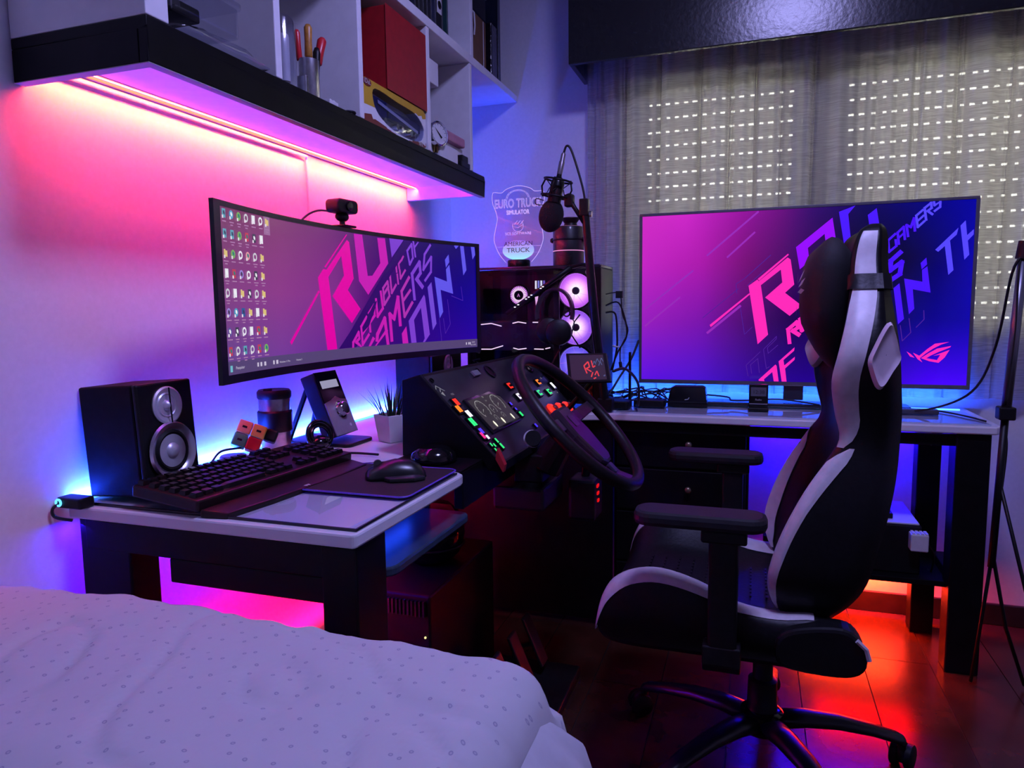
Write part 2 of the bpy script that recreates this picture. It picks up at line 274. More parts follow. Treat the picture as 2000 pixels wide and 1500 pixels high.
o=b.build('slot_bridge',SLAT,sh); o['kind']='stuff'
struct(MB().box(WX0-.02,WX1+.02,YB+.09,YB+.14,WZ0-.03,WZ0+.015).build('window_sill',ALU,wn))
# pelmet
PEL=mat('black painted pelmet',(.010,.011,.011),.24,noise=.4,scale=60,bump=.14,spec=.5)
pl=thing('curtain_pelmet','long black wooden pelmet box above the curtain','pelmet',(.7,2.6,1.985))
MB().box(-.645,2.25,2.55,2.57,1.985,2.6).build('front_board',PEL,pl,bev=.003)
MB().box(-.645,-.625,2.57,YB-.002,1.985,2.6).build('end_board',PEL,pl,bev=.003)
MB().box(-.625,2.25,2.57,YB-.002,2.56,2.6).build('top_board',PEL,pl)
MB().cyl((-.62,2.745,2.075),(2.2,2.745,2.075),.012).build('curtain_rod',DARKM,pl,smooth=True)
# curtain
m=bpy.data.materials.new('woven voile'); m.use_nodes=True; nt=m.node_tree; nt.nodes.clear(); N=nt.nodes.new; Lk=nt.links.new
o=N('ShaderNodeOutputMaterial'); tr=N('ShaderNodeBsdfTransparent'); d=N('ShaderNodeBsdfDiffuse'); tl=N('ShaderNodeBsdfTranslucent')
tc=N('ShaderNodeTexCoord'); mp=N('ShaderNodeMapping'); mp.inputs['Scale'].default_value=(14,14,420); ns=N('ShaderNodeTexNoise'); ns.inputs['Scale'].default_value=1; ns.inputs['Detail'].default_value=3
Lk(tc.outputs['Object'],mp.inputs[0]); Lk(mp.outputs[0],ns.inputs['Vector'])
cr_=N('ShaderNodeValToRGB'); cr_.color_ramp.elements[0].position=.35; cr_.color_ramp.elements[1].position=.65
cr_.color_ramp.elements[0].color=(.42,.40,.36,1); cr_.color_ramp.elements[1].color=(.56,.53,.47,1)
Lk(ns.outputs['Fac'],cr_.inputs[0]); Lk(cr_.outputs[0],d.inputs[0]); Lk(cr_.outputs[0],tl.inputs[0])
a=N('ShaderNodeMixShader'); a.inputs[0].default_value=.45; Lk(d.outputs[0],a.inputs[1]); Lk(tl.outputs[0],a.inputs[2])
tf=N('ShaderNodeMapRange'); tf.inputs[1].default_value=.3; tf.inputs[2].default_value=.7; tf.inputs[3].default_value=.66; tf.inputs[4].default_value=.80
Lk(ns.outputs['Fac'],tf.inputs[0])
c=N('ShaderNodeMixShader'); lw=N('ShaderNodeLayerWeight'); lw.inputs[0].default_value=.35; fm=N('ShaderNodeMath'); fm.operation='MULTIPLY_ADD'; fm.inputs[1].default_value=.3; fm.use_clamp=True; Lk(lw.outputs['Facing'],fm.inputs[0]); Lk(tf.outputs[0],fm.inputs[2]); Lk(fm.outputs[0],c.inputs[0]); Lk(tr.outputs[0],c.inputs[1]); Lk(a.outputs[0],c.inputs[2]); Lk(c.outputs[0],o.inputs[0])
VOILE=m
b=MB(); nx,nz=1500,7; vs=[];fs=[]
for i in range(nx+1):
    x0=-.625+2.80*i/nx; ph=2*pi*(8.1*x0+.32*math.sin(5.3*x0+.4)+.18*math.sin(11.7*x0)); am=.55+.45*math.sin(9.1*x0+1)*math.sin(3.3*x0)
    for k in range(nz+1):
        t=k/nz; z=2.06-1.26*t; g=.75+.35*t
        y=2.756+.020*math.cos(ph+.25*t)*am*g+.006*math.sin(2.3*ph+t)+.003*math.cos(5.1*ph)
        x=x0-.031*math.sin(ph+.35*t+.3*math.sin(7*x0))*am*g+.005*math.sin(x0*21+1.2*t)*t
        vs.append((max(x,-.64),y,z))
for i in range(nx):
    for k in range(nz): q=i*(nz+1)+k; fs.append((q,q+nz+1,q+nz+2,q+1))
b.add(vs,fs)
tag(b.build('curtain',VOILE,smooth=True,recalc=False),'pleated sheer beige curtain hanging in front of the shuttered window','curtain')
# ================================================================= wall shelving
def white(): return WHT
sx0,sx1,sy0,sy1=XL+.002,-.92,.924,2.415
t=thing('floating_shelf','long black box shelf with pink lit hollow underside over the curved monitor','shelf',(-1.07,1.67,1.52))
MB().box(sx0,sx1,sy0,sy1,1.574,1.592).box(sx1-.018,sx1,sy0,sy1,1.52,1.574).build('board',BLKW,t,bev=.002)
MB().box(sx0,sx1-.018,sy0,sy0+.02,1.52,1.574).build('end_cap',BLKW,t,bev=.002)
UND=mat('white melamine underside',(.75,.74,.76),.5,noise=.03)
MB().box(sx0,sx1-.0185,sy0+.0205,sy1-.0205,1.569,1.5735).build('underside_panel',UND,t)
MB().box(sx0,sx1-.0185,sy1-.02,sy1,1.524,1.573).build('end_panel',UND,t)
MB().box(sx1-.0205,sx1-.0185,sy0+.0205,sy1-.0205,1.521,1.569).build('rim_lining',UND,t)
MB().box(sx1-.018,sx1,sy0,sy1,1.5185,1.5199).box(sx0,sx1-.018,sy0,sy0+.02,1.5185,1.5199).build('edge_strip',mat('pale edge strip',(.3,.3,.32),.5),t)
MB().pz([(-1.0,.955),(-.985,.94),(-.975,.965)],1.53,1.568).build('corner_bracket',UND,t)
t=thing('led_channel','thin led strip channel and cable fixed under the black shelf','led strip',(-1.19,1.35,1.56))
MB().box(-1.2,-1.178,.96,2.39,1.563,1.5685).build('channel',mat('aluminium channel',(.5,.5,.5),.4,.3),t)
MB().box(-1.194,-1.183,.97,2.38,1.5622,1.563).build('led_tape',emat('led tape orange',(1,.25,.1),1.6),t)
MB().tube([(-1.2,.95,1.556),(-1.2,1.75,1.556),(-1.213,1.765,1.55),(-1.214,1.768,1.35),(-1.214,1.77,1.1)],.0035,6).build('cable',WHITEP,t)
# bookcase standing on the shelf
bk=thing('wall_bookcase','white open bookcase with upright dividers mounted on the black shelf','bookcase',(-1.07,1.8,1.593))
zb,zt=1.593,1.945
MB().box(sx0,sx1,.924,.972,zb,2.69).build('side_panel',WHT,bk,bev=.002)
for y in (1.253,1.576,1.962,2.295): MB().box(sx0,sx1-.002,y,y+.02,zb,zt).build('divider',WHT,bk,bev=.002)
MB().box(sx0,sx1,.972,2.43,zt,zt+.028).box(sx0,sx1,2.43,YB-.002,zt+.003,zt+.028).build('upper_board',WHT,bk,bev=.002)
MB().box(sx0,sx1-.002,2.312,2.334,zt+.028,2.69).build('divider',WHT,bk,bev=.002)
MB().box(sx0,sx1-.002,1.40,1.42,zt+.028,2.69).build('divider',WHT,bk,bev=.002)
# compartment things
PLC=glass('clear plastic',(.92,.93,.97),.12,.12)
t=thing('plastic_box','clear plastic lidded box lying on the shelf in the first compartment','box',(-1.0,1.08,1.635))
MB().pz(rrect(-1.05,-.935,1.0,1.17,.015),1.637,1.690).build('tub',PLC,t,bev=.003)
MB().pz(rrect(-1.055,-.93,.995,1.175,.016),1.690,1.700).build('lid',PLC,t,bev=.002)
MB().box(-1.03,-.96,1.02,1.09,1.64,1.665).build('black_part',BLK,t,bev=.004)
b=MB(); L=[]
for i in range(9):
    y=.99+.24*i/8; h=.012+.026*math.sin(pi*i/8)**.6
    L.append([(-1.0+.075*math.cos(a)+.006*math.sin(5*a+i),y,1.594+h*.5+h*.5*math.sin(a)*(1+.2*math.sin(3*a+i*2))) for a in [2*pi*j/14 for j in range(14)]])
b.ring(L); tag(b.build('plastic_bag',PLC,smooth=True),'crumpled clear plastic bag under the lidded plastic box','bag')
t=thing('glass_jar','tall clear jar filled with rolled white papers beside the pen cup','jar',(-.96,1.318,1.593))
MB().lathe([(.032,0),(.034,.01),(.034,.135),(.030,.142),(.028,.142),(.031,.132),(.031,.012),(0,.010)],(-.96,1.318,1.593)).build('jar_body',PLC,t,smooth='a')
for i,(a,bb) in enumerate(((-.972,1.31),(-.95,1.318),(-.962,1.333))):
    MB().lathe([(.012,.012),(.012,.09+.012*i),(.009,.09+.012*i),(.009,.013)],(a,bb,1.593)).build('paper_roll',WHITEP,t,smooth='a')
t=thing('pen_cup','brushed steel cup holding screwdrivers and a brush','cup',(-.95,1.405,1.593))
MB().lathe([(.022,0),(.024,.004),(.024,.082),(.022,.082),(.022,.006),(0,.005)],(-.95,1.405,1.593)).build('cup_body',STEEL,t,smooth='a')
def tool(name,label,cat,pts,parts):
    t=thing(name,label,cat,pts)
    for nm,a,c,r,mm in parts: MB().lathe([(r*.7,0),(r,.06*(Vector(c)-Vector(a)).length),(r*.9,.5*(Vector(c)-Vector(a)).length),(r,.9*(Vector(c)-Vector(a)).length),(r*.6,(Vector(c)-Vector(a)).length)],a,Vector(c)-Vector(a),10).build(nm,mm,t,smooth=True)
REDP=mat('red plastic',(.5,.012,.02),.35,noise=.1)
tool('screwdriver','slim screwdriver with upright red handle at the left of the cup','screwdriver',(-.957,1.392,1.605),[('handle',(-.96,1.388,1.67),(-.962,1.384,1.735),.007,REDP),('shaft',(-.957,1.392,1.601),(-.96,1.388,1.672),.003,STEEL)])
tool('paint_brush','brush with amber wooden handle standing in the steel cup','brush',(-.948,1.405,1.605),[('handle',(-.948,1.405,1.68),(-.948,1.407,1.752),.009,mat('amber wood',(.45,.2,.03),.4,noise=.3,scale=90)),('bristle_holder',(-.948,1.404,1.601),(-.948,1.405,1.685),.008,WHITEP)])
tool('screwdriver','thick screwdriver with red handle leaning right out of the cup','screwdriver',(-.945,1.415,1.605),[('handle',(-.942,1.428,1.672),(-.938,1.447,1.735),.0105,REDP),('shaft',(-.947,1.410,1.601),(-.942,1.428,1.675),.003,STEEL)])
tool('marker_pen','short black marker standing in the steel cup','pen',(-.94,1.415,1.605),[('barrel',(-.938,1.412,1.601),(-.936,1.42,1.705),.0085,BLK)])
tag(MB().pz(rrect(-.955,-.93,1.365,1.378,.004),1.593,1.632).build('usb_stick',STEEL,bev=.002),'small silver stick standing left of the steel cup','usb stick')
tag(MB().pz(rrect(-.95,-.925,1.45,1.485,.004),1.593,1.602).box(-.945,-.93,1.456,1.464,1.602,1.606).box(-.945,-.93,1.47,1.478,1.602,1.606).build('adapter_plug',WHITEP,bev=.001),'tiny white plug lying on the shelf right of the cup','plug')
tag(MB().torus((-.935,1.545,1.5965),(0,0,1),.014,.003,20,6).build('key_ring',BLK,smooth=True),'little dark ring lying on the shelf before the second divider','ring')
# third compartment: display box and red carton
YEL=mat('yellow card',(.55,.33,.02),.4,noise=.06); WCARD=mat('white card',(.7,.7,.72),.45,noise=.03); MAR=mat('maroon card',(.16,.01,.015),.4,noise=.05)
t=thing('toy_box','yellow and white display box with oval window holding a model truck','box',(-1.0,1.78,1.593))
xf=-.927; y0,y1,z0,z1=1.60,1.955,1.5935,1.70
def bx(u,v,d=0): return (xf+d,y0+(y1-y0)*u,z0+(z1-z0)*v)
MB().box(-1.08,xf-.03,y0,y1,z0,z1).build('carton',WCARD,t,bev=.002)
win=spline([(.17,.86,0),(.14,.55,0),(.22,.28,0),(.42,.09,0),(.68,.05,0),(.9,.15,0),(.965,.42,0),(.93,.62,0),(.8,.80,0),(.5,.83,0)],4,True); win=[(p.x,p.y) for p in win]
n=len(win); b=MB()
def edge(u,v):
    d=(u-.55,v-.47); s=min((.45 if d[0]>0 else .55)/max(abs(d[0]),1e-6),(.53 if d[1]>0 else .47)/max(abs(d[1]),1e-6)); return (.55+d[0]*s,.47+d[1]*s)
def face(sel,mm,nm,d0):
    b=MB(); 
    for i in range(n):
        p,q=win[i],win[(i+1)%n]; e,f=edge(*p),edge(*q)
        for k in range(8):
            a0,a1=k/8,(k+1)/8
            P=[(p[0]+(e[0]-p[0])*a0,p[1]+(e[1]-p[1])*a0),(p[0]+(e[0]-p[0])*a1,p[1]+(e[1]-p[1])*a1),(q[0]+(f[0]-q[0])*a1,q[1]+(f[1]-q[1])*a1),(q[0]+(f[0]-q[0])*a0,q[1]+(f[1]-q[1])*a0)]
            c=(sum(x[0] for x in P)/4,sum(x[1] for x in P)/4)
            if sel(*c,a0): b.add([bx(*x,d0) for x in P]+[bx(*x,-.03) for x in P],[(0,1,2,3),(0,1,5,4),(2,3,7,6),(1,2,6,5),(3,0,4,7)])
    if b.v: b.build(nm,mm,t)
ye=lambda u,v:(v>.80-.0*u) or (u<.17 and v>.30+.1)
ma=lambda u,v:(v<.22*(1-u/.5) and u<.5) or (u>.72 and v<.12)
face(lambda u,v,a:ye(u,v),YEL,'yellow_panel',0); face(lambda u,v,a:ma(u,v) and not ye(u,v),MAR,'maroon_panel',-.0005); face(lambda u,v,a:not ye(u,v) and not ma(u,v),WCARD,'white_panel',-.0002)
MB().add([bx(*q,-.002) for q in win],[list(range(n))]).build('window_film',glass('film',(.55,.58,.75),.05,.05),t)
b=MB(); b.ring([[bx(.057+.056*math.cos(a)*k,.905+.09*math.sin(a)*k,dd) for a in [2*pi*j/20 for j in range(20)]] for k,dd in ((1,-.0005),(1,.0015),(.9,.0015))]); 
lg=b.build('logo_badge',MAR,t)
MB().text('IDaL',lambda x,y:bx(.057+x/(y1-y0),.862+y/(z1-z0),.002),.0165).build('logo_text',WHITEP,lg)
b=MB().text('Diecast',lambda x,y:bx(.90+x/(y1-y0),.085+y/(z1-z0),.001),.009).text('METAL',lambda x,y:bx(.90+x/(y1-y0),.02+y/(z1-z0),.001),.009); b.build('print_text',WHITEP,t)
tr=MB()
for a,c,e,f_,g,h in ((.2,.4,.32,.74,-.0285,-.012),(.42,.95,.38,.62,-.0285,-.01)): tr.prism([(a,e),(c,e),(c,f_),(a,f_)],lambda u,v:bx(u,v,g),lambda u,v:bx(u,v,h))
trk=tr.build('model_truck',mat('toy blue',(.02,.03,.12),.3),t,bev=.002)
b=MB()
for u in (.26,.36,.55,.63,.78,.86): b.cyl(bx(u,.27,-.028),bx(u,.27,-.008),.008,n=14)
b.build('toy_wheels',mat('toy chrome',(.7,.7,.75),.15,1),trk)['kind']='stuff'
MB().prism([(.25,.60),(.9,.34),(.9,.42),(.25,.68)],lambda u,v:bx(u,v,-.009),lambda u,v:bx(u,v,-.0085)).build('label_strip',WCARD,trk)
REDC=mat('red leatherette',(.32,.006,.012),.45,noise=.12,scale=50)
t=thing('red_carton','large deep red box standing on top of the yellow display box','box',(-1.0,1.85,1.7005))
MB().box(-1.16,-.925,1.725,1.958,1.703,1.915).build('carton_body',REDC,t,bev=.003)
MB().box(-.9255,-.9235,1.722,1.961,1.702,1.917).build('lid_flap',REDC,t,bev=.001)
# fourth compartment
t=thing('pressure_gauge','round chrome pressure gauge with black needle leaning on white papers','gauge',(-.925,2.05,1.62))
ax=Vector((1,-.35,.12)).normalized(); c=Vector((-.932,2.052,1.660))
MB().lathe([(.030,-.012),(.037,-.010),(.038,.006),(.034,.008),(.034,.002),(0,.002)],c,ax).build('gauge_case',mat('chrome',(.75,.75,.78),.1,1),t,smooth='a')
g=MB().lathe([(.033,.0022),(.033,.003)],c,ax).build('dial',mat('dial face',(.6,.6,.62),.4),t)
u=Vector((0,0,1))-ax*ax.z; u.normalize(); v=u.cross(ax)
b=MB()
for k in range(11):
    a=math.radians(-130+26*k); d=u*math.cos(a)+v*math.sin(a); s=d.cross(ax)
    b.poly([c+ax*.0034+d*.026+s*.0007,c+ax*.0034+d*.031+s*.0007,c+ax*.0034+d*.031-s*.0007,c+ax*.0034+d*.026-s*.0007])
b.build('tick_marks',BLK,g)
d=(u*.75-v*.65).normalized(); s=d.cross(ax)
MB().poly([c+ax*.0045+d*.026,c+ax*.0045-d*.016+s*.0035,c+ax*.0045-d*.016-s*.0035]).build('needle',BLK,g)
MB().cyl(c-ax*.012,c-ax*.012-Vector((0,0,.052)),.008,n=10).build('stem',mat('brass',(.5,.35,.12),.3,1),t,smooth=True)
t=thing('picture_box','upright carton with maroon top and dark photo beside the divider','box',(-1.02,2.03,1.593))
MB().box(-1.14,-.99,1.995,2.085,1.594,1.83).build('carton',WCARD,t,bev=.002)
MB().box(-1.1395,-.9885,1.9945,2.0865,1.775,1.831).build('maroon_band',MAR,t); MB().box(-.9898,-.9887,2.0,2.08,1.65,1.765).build('photo',mat('dark photo',(.08,.08,.11),.3,noise=.6,scale=60),t)
MB().text('PRO',lambda x,y:(-.9882,2.04+x,1.79+y),.018).build('print_text',WHITEP,t)
tag(MB().box(-1.15,-.975,2.0,2.16,1.832,1.905).build('white_carton',WCARD,bev=.003),'plain white carton resting on top of the picture box','box')
tag(MB().box(-.985,-.95,2.025,2.29,1.594,1.66).box(-.95,-.93,2.06,2.2,1.594,1.64).build('paper_stack',WCARD,bev=.002),'white papers stacked upright behind the pressure gauge','papers')
PNK=mat('pink foam',(.45,.2,.28),.6,noise=.08,scale=60)
tag(MB().box(-.986,-.932,2.10,2.27,1.6605,1.69).build('pink_block',PNK,bev=.005),'pink oblong block lying on the white papers','block')
t=thing('black_stand','small black stepped stand at the end of the black shelf','stand',(-.935,2.27,1.593))
MB().box(-.965,-.923,2.215,2.29,1.5935,1.612).build('foot',BLK,t,bev=.003); MB().box(-.962,-.93,2.24,2.29,1.612,1.636).build('block',BLK,t,bev=.003)
# upper board: binders and cartons
cols=[((.01,.014,.03),'navy'),((.012,.012,.014),'black'),((.02,.02,.022),'charcoal'),((.006,.012,.012),'dark teal'),((.012,.012,.012),'jet black'),((.02,.025,.05),'slate blue')]
y=1.86; zz=zt+.0285
for i,(wd,ci,nm) in enumerate(((.06,0,'navy binder, leftmost of the row on the upper board'),(.025,1,'thin black binder right of the navy binder'),(.03,2,'charcoal binder third in the row on the upper board'),(.026,4,'jet black binder in the middle of the upper row'),(.028,1,'black binder with silver seam beside the slate binder'),(.03,5,'slate blue binder just left of the labelled binder'),(.05,4,'black lever binder with white spine label and finger hole'),(.04,3,'dark green binder against the white divider'))):
    t=thing('ring_binder',nm,'binder',(-1.05,y+wd/2,zz),'binders on the upper board')
    cm=mat('binder '+cols[ci][1],cols[ci][0] if i!=7 else (.004,.03,.03),.25,noise=.2)
    if i==7: cm=mat('binder green',(.004,.035,.03),.3,noise=.2)
    MB().box(-1.17,-.933,y,y+wd-.002,zz,zz+.32).build('cover',cm,t,bev=.002)
    MB().box(-.9325,-.9315,y+wd-.006,y+wd-.003,zz+.001,zz+.318).build('spine_edge',STEEL,t)
    if i==6:
        MB().box(-.9325,-.9313,y+.006,y+.038,zz+.05,zz+.29).build('spine_label',WHITEP,t)
        MB().lathe([(.012,0),(.012,.001),(.008,.001),(.008,-.0005)],(-.931,y+.022,zz+.075),(1,0,0)).build('finger_ring',BLK,t)
    y+=wd
CARD=mat('brown cardboard',(.16,.075,.03),.6,noise=.15,scale=30)
t=thing('cardboard_box','brown cardboard box on the upper board right of the divider','box',(-1.03,2.43,zz))
MB().box(-1.15,-.94,2.345,2.505,zz,zz+.175).build('carton',CARD,t,bev=.003); MB().box(-.9398,-.9385,2.475,2.479,zz,zz+.17).build('tape_edge',WHITEP,t)
MB().tube([(-.938,2.36,zz+.168),(-.93,2.366,zz+.16),(-.93,2.372,zz+.12),(-.934,2.374,zz+.09)],.003,6).build('strap',WHITEP,t)
tag(MB().pz(rrect(-1.15,-.94,2.36,2.52,.02),zz+.1765,zz+.30).build('black_case',BLK,bev=.006),'black case resting on top of the brown cardboard box','case')
t=thing('glossy_folder','dark glossy folder at the end of the upper board','folder',(-1.05,2.59,zz))
MB().box(-1.16,-.93,2.535,2.60,zz,zz+.19).build('cover',mat('dark glossy vinyl',(.01,.008,.012),.15,noise=.5,scale=60,bump=.4),t,bev=.004)
MB().box(-.93,-.927,2.60,2.625,zz,zz+.30).box(-1.16,-.93,2.605,2.63,zz,zz+.30).build('back_cover',mat('binder navy',(.01,.014,.03),.25),t,bev=.002)
# ================================================================= the L-shaped desk
HD=.765
GLD=glass('desk glass',(.93,.95,.97),.05,.015)
dk=thing('corner_desk','white topped L-shaped desk on black legs along two walls','desk',(-.9,1.5,0))
TOP=mat('white desk laminate',(.70,.69,.73),.28,noise=.03,scale=20)
b=MB(); b.pz([(XL+.012,.953),(-.600,.953),(-.594,.959),(-.590,1.375),(-.593,1.395),(-.60,1.40),(-.62,1.42),(-.62,2.30),(-.46,2.355),(.672,2.355),(.69,2.375),(.69,YB-.03),(XL+.012,YB-.03)],HD-.024,HD)
b.build('desktop',TOP,dk,bev=.005)
b=MB().box(-1.18,-.60,.962,.99,.683,.741)
b.build('apron',BLKW,dk,bev=.003)
for q in ((-.665,-.598,.961,1.06),(-1.195,-1.075,.963,1.03)): MB().box(q[0],q[1],q[2],q[3],0,.741).build('leg',BLKW,dk,bev=.004)
MB().box(-.985,-.66,.964,.985,.638,.683).build('modesty_panel',BLKW,dk,bev=.003)
for q in ((.575,.665,2.37,2.45),(.53,.60,2.64,2.71)): MB().box(q[0],q[1],q[2],q[3],0,.741).build('leg',BLKW,dk,bev=.004)
MB().box(-.46,.66,2.38,2.40,.70,.734).build('apron',BLKW,dk,bev=.002)
MB().box(-1.205,-.452,2.375,2.395,.02,.733).build('added_dark_panel',BLKW,dk)  # dark board added so the space below the console stays black
MB().box(.585,.655,2.45,2.64,.255,.295).build('side_rail',BLKW,dk,bev=.003)
MB().box(.05,.585,2.66,2.70,.25,.29).build('back_rail',BLKW,dk,bev=.003)
MB().add([(.56,2.60,.73),(.56,2.66,.73),(.56,2.6,.66),(.50,2.60,.73),(.50,2.66,.73),(.50,2.65,.72)],[(0,1,2),(3,5,4),(0,3,4,1),(1,4,5,2),(0,2,5,3)]).build('corner_brace',WHITEP,dk)
tag(MB().pz(rrect(-1.19,-.6035,.972,1.395,.004),HD+.0005,HD+.0045).build('glass_sheet',[GLD],bev=0),'clear glass sheet with dark edge lying on the near desktop','glass sheet')
b=MB(); e=.0035
b.box(-1.19,-.6035,.9685,.972,HD+.0003,HD+.005).box(-.6035,-.600,.9685,1.38,HD+.0003,HD+.005)
b.build('glass_edge',mat('glass edge',(.004,.006,.012),.15),bpy.data.objects['glass_sheet'])
tag(MB().pz(rrect(-.44,.66,2.372,2.66,.004),HD+.0005,HD+.0045).build('glass_sheet',[GLD]),'clear glass sheet with lit edge under the television','glass sheet')
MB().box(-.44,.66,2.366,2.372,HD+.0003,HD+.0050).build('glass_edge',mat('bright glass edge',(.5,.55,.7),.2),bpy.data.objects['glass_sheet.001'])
TRAY=mat('blue black tray laminate',(.03,.05,.08),.3,noise=.2)
t=thing('keyboard_tray','dark pull-out tray under the near desktop','tray',(-.8,1.25,.63))
MB().pz(rrect(-1.0,-.592,1.065,1.44,.03),.650,.668).build('tray_board',TRAY,t,bev=.004)
for y in (1.06,1.446): MB().box(-1.0,-.70,y-.004,y+.004,.652,.734).build('runner',DARKM,t)
t=thing('drawer_chest','black two drawer chest with small knobs under the back desk','drawers',(-.22,2.6,0))
MB().box(-.455,-.004,2.435,2.76,.02,.733).build('carcass',BLKW,t,bev=.003)
for z0,z1 in ((.575,.722),(.42,.567),(.235,.412),(.04,.227)):
    d=MB().box(-.445,-.014,2.418,2.4345,z0,z1).build('drawer',BLKW,t,bev=.003)
    if z0>.4: MB().lathe([(.004,0),(.004,.012),(.011,.016),(.011,.022),(.006,.026)],(-.198,2.418,(z0+z1)/2-.008+.02),(0,-1,0)).build('knob',mat('dull brass',(.3,.25,.16),.35,.8),d,smooth=True)
# led strips as objects
tag(MB().box(-1.2155,-1.2075,.965,2.25,HD+.0005,HD+.0045).build('led_strip',emat('blue led',(.08,.35,1),3)),'cyan blue led strip along the wall edge of the near desktop','led strip')
tag(MB().box(-.38,.66,2.699,2.707,HD+.0005,HD+.0045).build('led_strip',emat('blue led',(.08,.35,1),3)),'cyan blue led strip at the rear edge behind the television','led strip')
t=thing('led_controller','small black led controller with cable at the desk end near the bed','controller',(-1.18,.95,HD))
MB().pz(rrect(-1.215,-1.155,.935,.968,.006),HD+.0003,HD+.02).build('case',BLK,t,bev=.003)
MB().tube(spline([(-1.208,.94,.775),(-1.212,.926,.765),(-1.209,.928,.75),(-1.185,.942,.742)],6),.003,6).build('cable',CAB,t)
MB().torus((-1.206,.9335,.776),(0,1,0),.006,.0022,14,6).build('status_ring',emat('blue ring',(.1,.5,1),2),t)
# ================================================================= curved monitor
mL=Vector((-.953,1.083));mR=Vector((-.85,2.165));RR_=1.8
ch=mR-mL; mt=ch.normalized(); mn=Vector((mt.y,-mt.x)); half=math.asin(ch.length/2/RR_); mc=(mL+mR)/2+mn*RR_*math.cos(half)
def mon(s,z,off=0.):   # point on the curved screen, off = towards the viewer
    a=-half+2*half*s; d=mt*math.sin(a)-mn*math.cos(a); q=mc+d*(RR_-off); return Vector((q.x,q.y,z))
t=thing('curved_monitor','ultrawide curved monitor with desktop icons over the near desk','monitor',(-.97,1.62,.984))
def strip(z0,z1,o0,o1,s0=0,s1=1,n=28): return MB().ring([[mon(s0+(s1-s0)*i/n,z0,o0),mon(s0+(s1-s0)*i/n,z1,o0),mon(s0+(s1-s0)*i/n,z1,o1),mon(s0+(s1-s0)*i/n,z0,o1)] for i in range(n+1)])
BEZ=mat('monitor bezel',(.008,.008,.010),.3,noise=.2)
b=MB()
for z0,z1,s0,s1 in ((.983,1.0,0,1),(1.3215,1.332,0,1),(1.0,1.3215,0,.0205),(1.0,1.3215,.987,1)): 
    q=strip(z0,z1,-.005,.004,s0,s1); b.add(q.v,q.f)
b.build('bezel',BEZ,t)
strip(.995,1.322,-.009,-.0055,.012,.988).build('back_plate',BLK,t)
strip(1.02,1.30,-.035,-.0095,.12,.88).build('back_shell',BLK,t)
def cmap(stops,u):
    for i in range(len(stops)-1):
        a,c=stops[i],stops[i+1]
        if u<=c[0]: k=max(0,min(1,(u-a[0])/(c[0]-a[0]))); return tuple(a[1][j]+(c[1][j]-a[1][j])*k for j in range(3))
    return stops[-1][1]
def grid_screen(name,f,colf,nu,nv,m,parent):
    vs=[f(i/nu,j/nv) for i in range(nu+1) for j in range(nv+1)]
    fs=[(i*(nv+1)+j,(i+1)*(nv+1)+j,(i+1)*(nv+1)+j+1,i*(nv+1)+j+1) for i in range(nu) for j in range(nv)]
    b=MB().add(vs,fs); o=b.build(name,m,parent,smooth=True,recalc=False)
    at=o.data.color_attributes.new('Col','FLOAT_COLOR','POINT')
    org=WL[o.name]
    cs={}
    for i in range(nu+1):
        for j in range(nv+1):
            v=vs[i*(nv+1)+j]; cs[(round(v[0]-org.x,4),round(v[1]-org.y,4),round(v[2]-org.z,4))]=colf(i/nu,j/nv)
    for v,a in zip(o.data.vertices,at.data):
        k=(round(v.co.x,4),round(v.co.y,4),round(v.co.z,4)); c=cs.get(k)
        if c is None: c=min(cs.items(),key=lambda q:sum((q[0][i]-v.co[i])**2 for i in range(3)))[1]
        a.color=(*lin(c),1)
    return o
def mcol(u,v):
    lo=cmap([(0,(98,68,140)),(.2,(110,58,150)),(.45,(90,32,135)),(.6,(50,8,110)),(.8,(42,2,135)),(1,(45,0,160))],u)
    mi=cmap([(0,(125,62,125)),(.2,(135,58,132)),(.42,(122,45,135)),(.55,(75,15,110)),(.7,(35,5,105)),(.85,(15,0,125)),(1,(10,0,150))],u)
    hi=cmap([(0,(115,55,95)),(.2,(125,55,110)),(.4,(112,42,115)),(.55,(80,25,110)),(.7,(32,8,95)),(.85,(20,4,95)),(1,(10,0,110))],u)
    return cmap([(0,lo),(.5,mi),(1,hi)],v)
scr=grid_screen('screen',lambda u,v:mon(.0205+.9665*u,1.0+.3215*v,.001),mcol,64,20,vcol_mat('monitor screen'),t)
PAL={'p':(222,0,160),'q':(195,28,175),'r':(172,48,172),'v':(122,62,205),'b':(112,72,212),'l':(95,85,232),'d':(42,5,98),'f':(75,35,160)}
def pflat(name,polys,strokes,f,lims,pal,ks,parent,d0=.0012):
    u0,u1,v0,v1=lims; cl=lambda p:(min(max(p[0],u0),u1),min(max(p[1],v0),v1))
    groups={}
    for c,P in polys: groups.setdefault(c,MB()).poly([f(*cl(q),.0008 if c=='d' else d0) for q in P])
    for c,w_,P in strokes:
        w_=w_*ks; g=groups.setdefault(c,MB())
        for a,e in zip(P[:-1],P[1:]):
            A=Vector((a[0]*UA,a[1]));E_=Vector((e[0]*UA,e[1])); d=(E_-A)
            if d.length<1e-5: continue
            d.normalize(); q=Vector((-d.y,d.x))*w_/2; A=A-d*w_*.4; E_=E_+d*w_*.4
            g.poly([f(*cl((p.x/UA,p.y)),d0+(.0003 if c not in 'fg' else 0)) for p in (A+q,E_+q,E_-q,A-q)])
    for c,g in groups.items(): g.build(name,emat('glow %s %d %d %d'%((name,)+pal[c]),lin(pal[c])),parent,recalc=False)
UA=1.087
pflat('wallpaper_print',MOP,MOS,lambda s,z,o:mon(s,z,o+.001),(.0206,.9869,1.0265,1.321),PAL,.0019,scr)
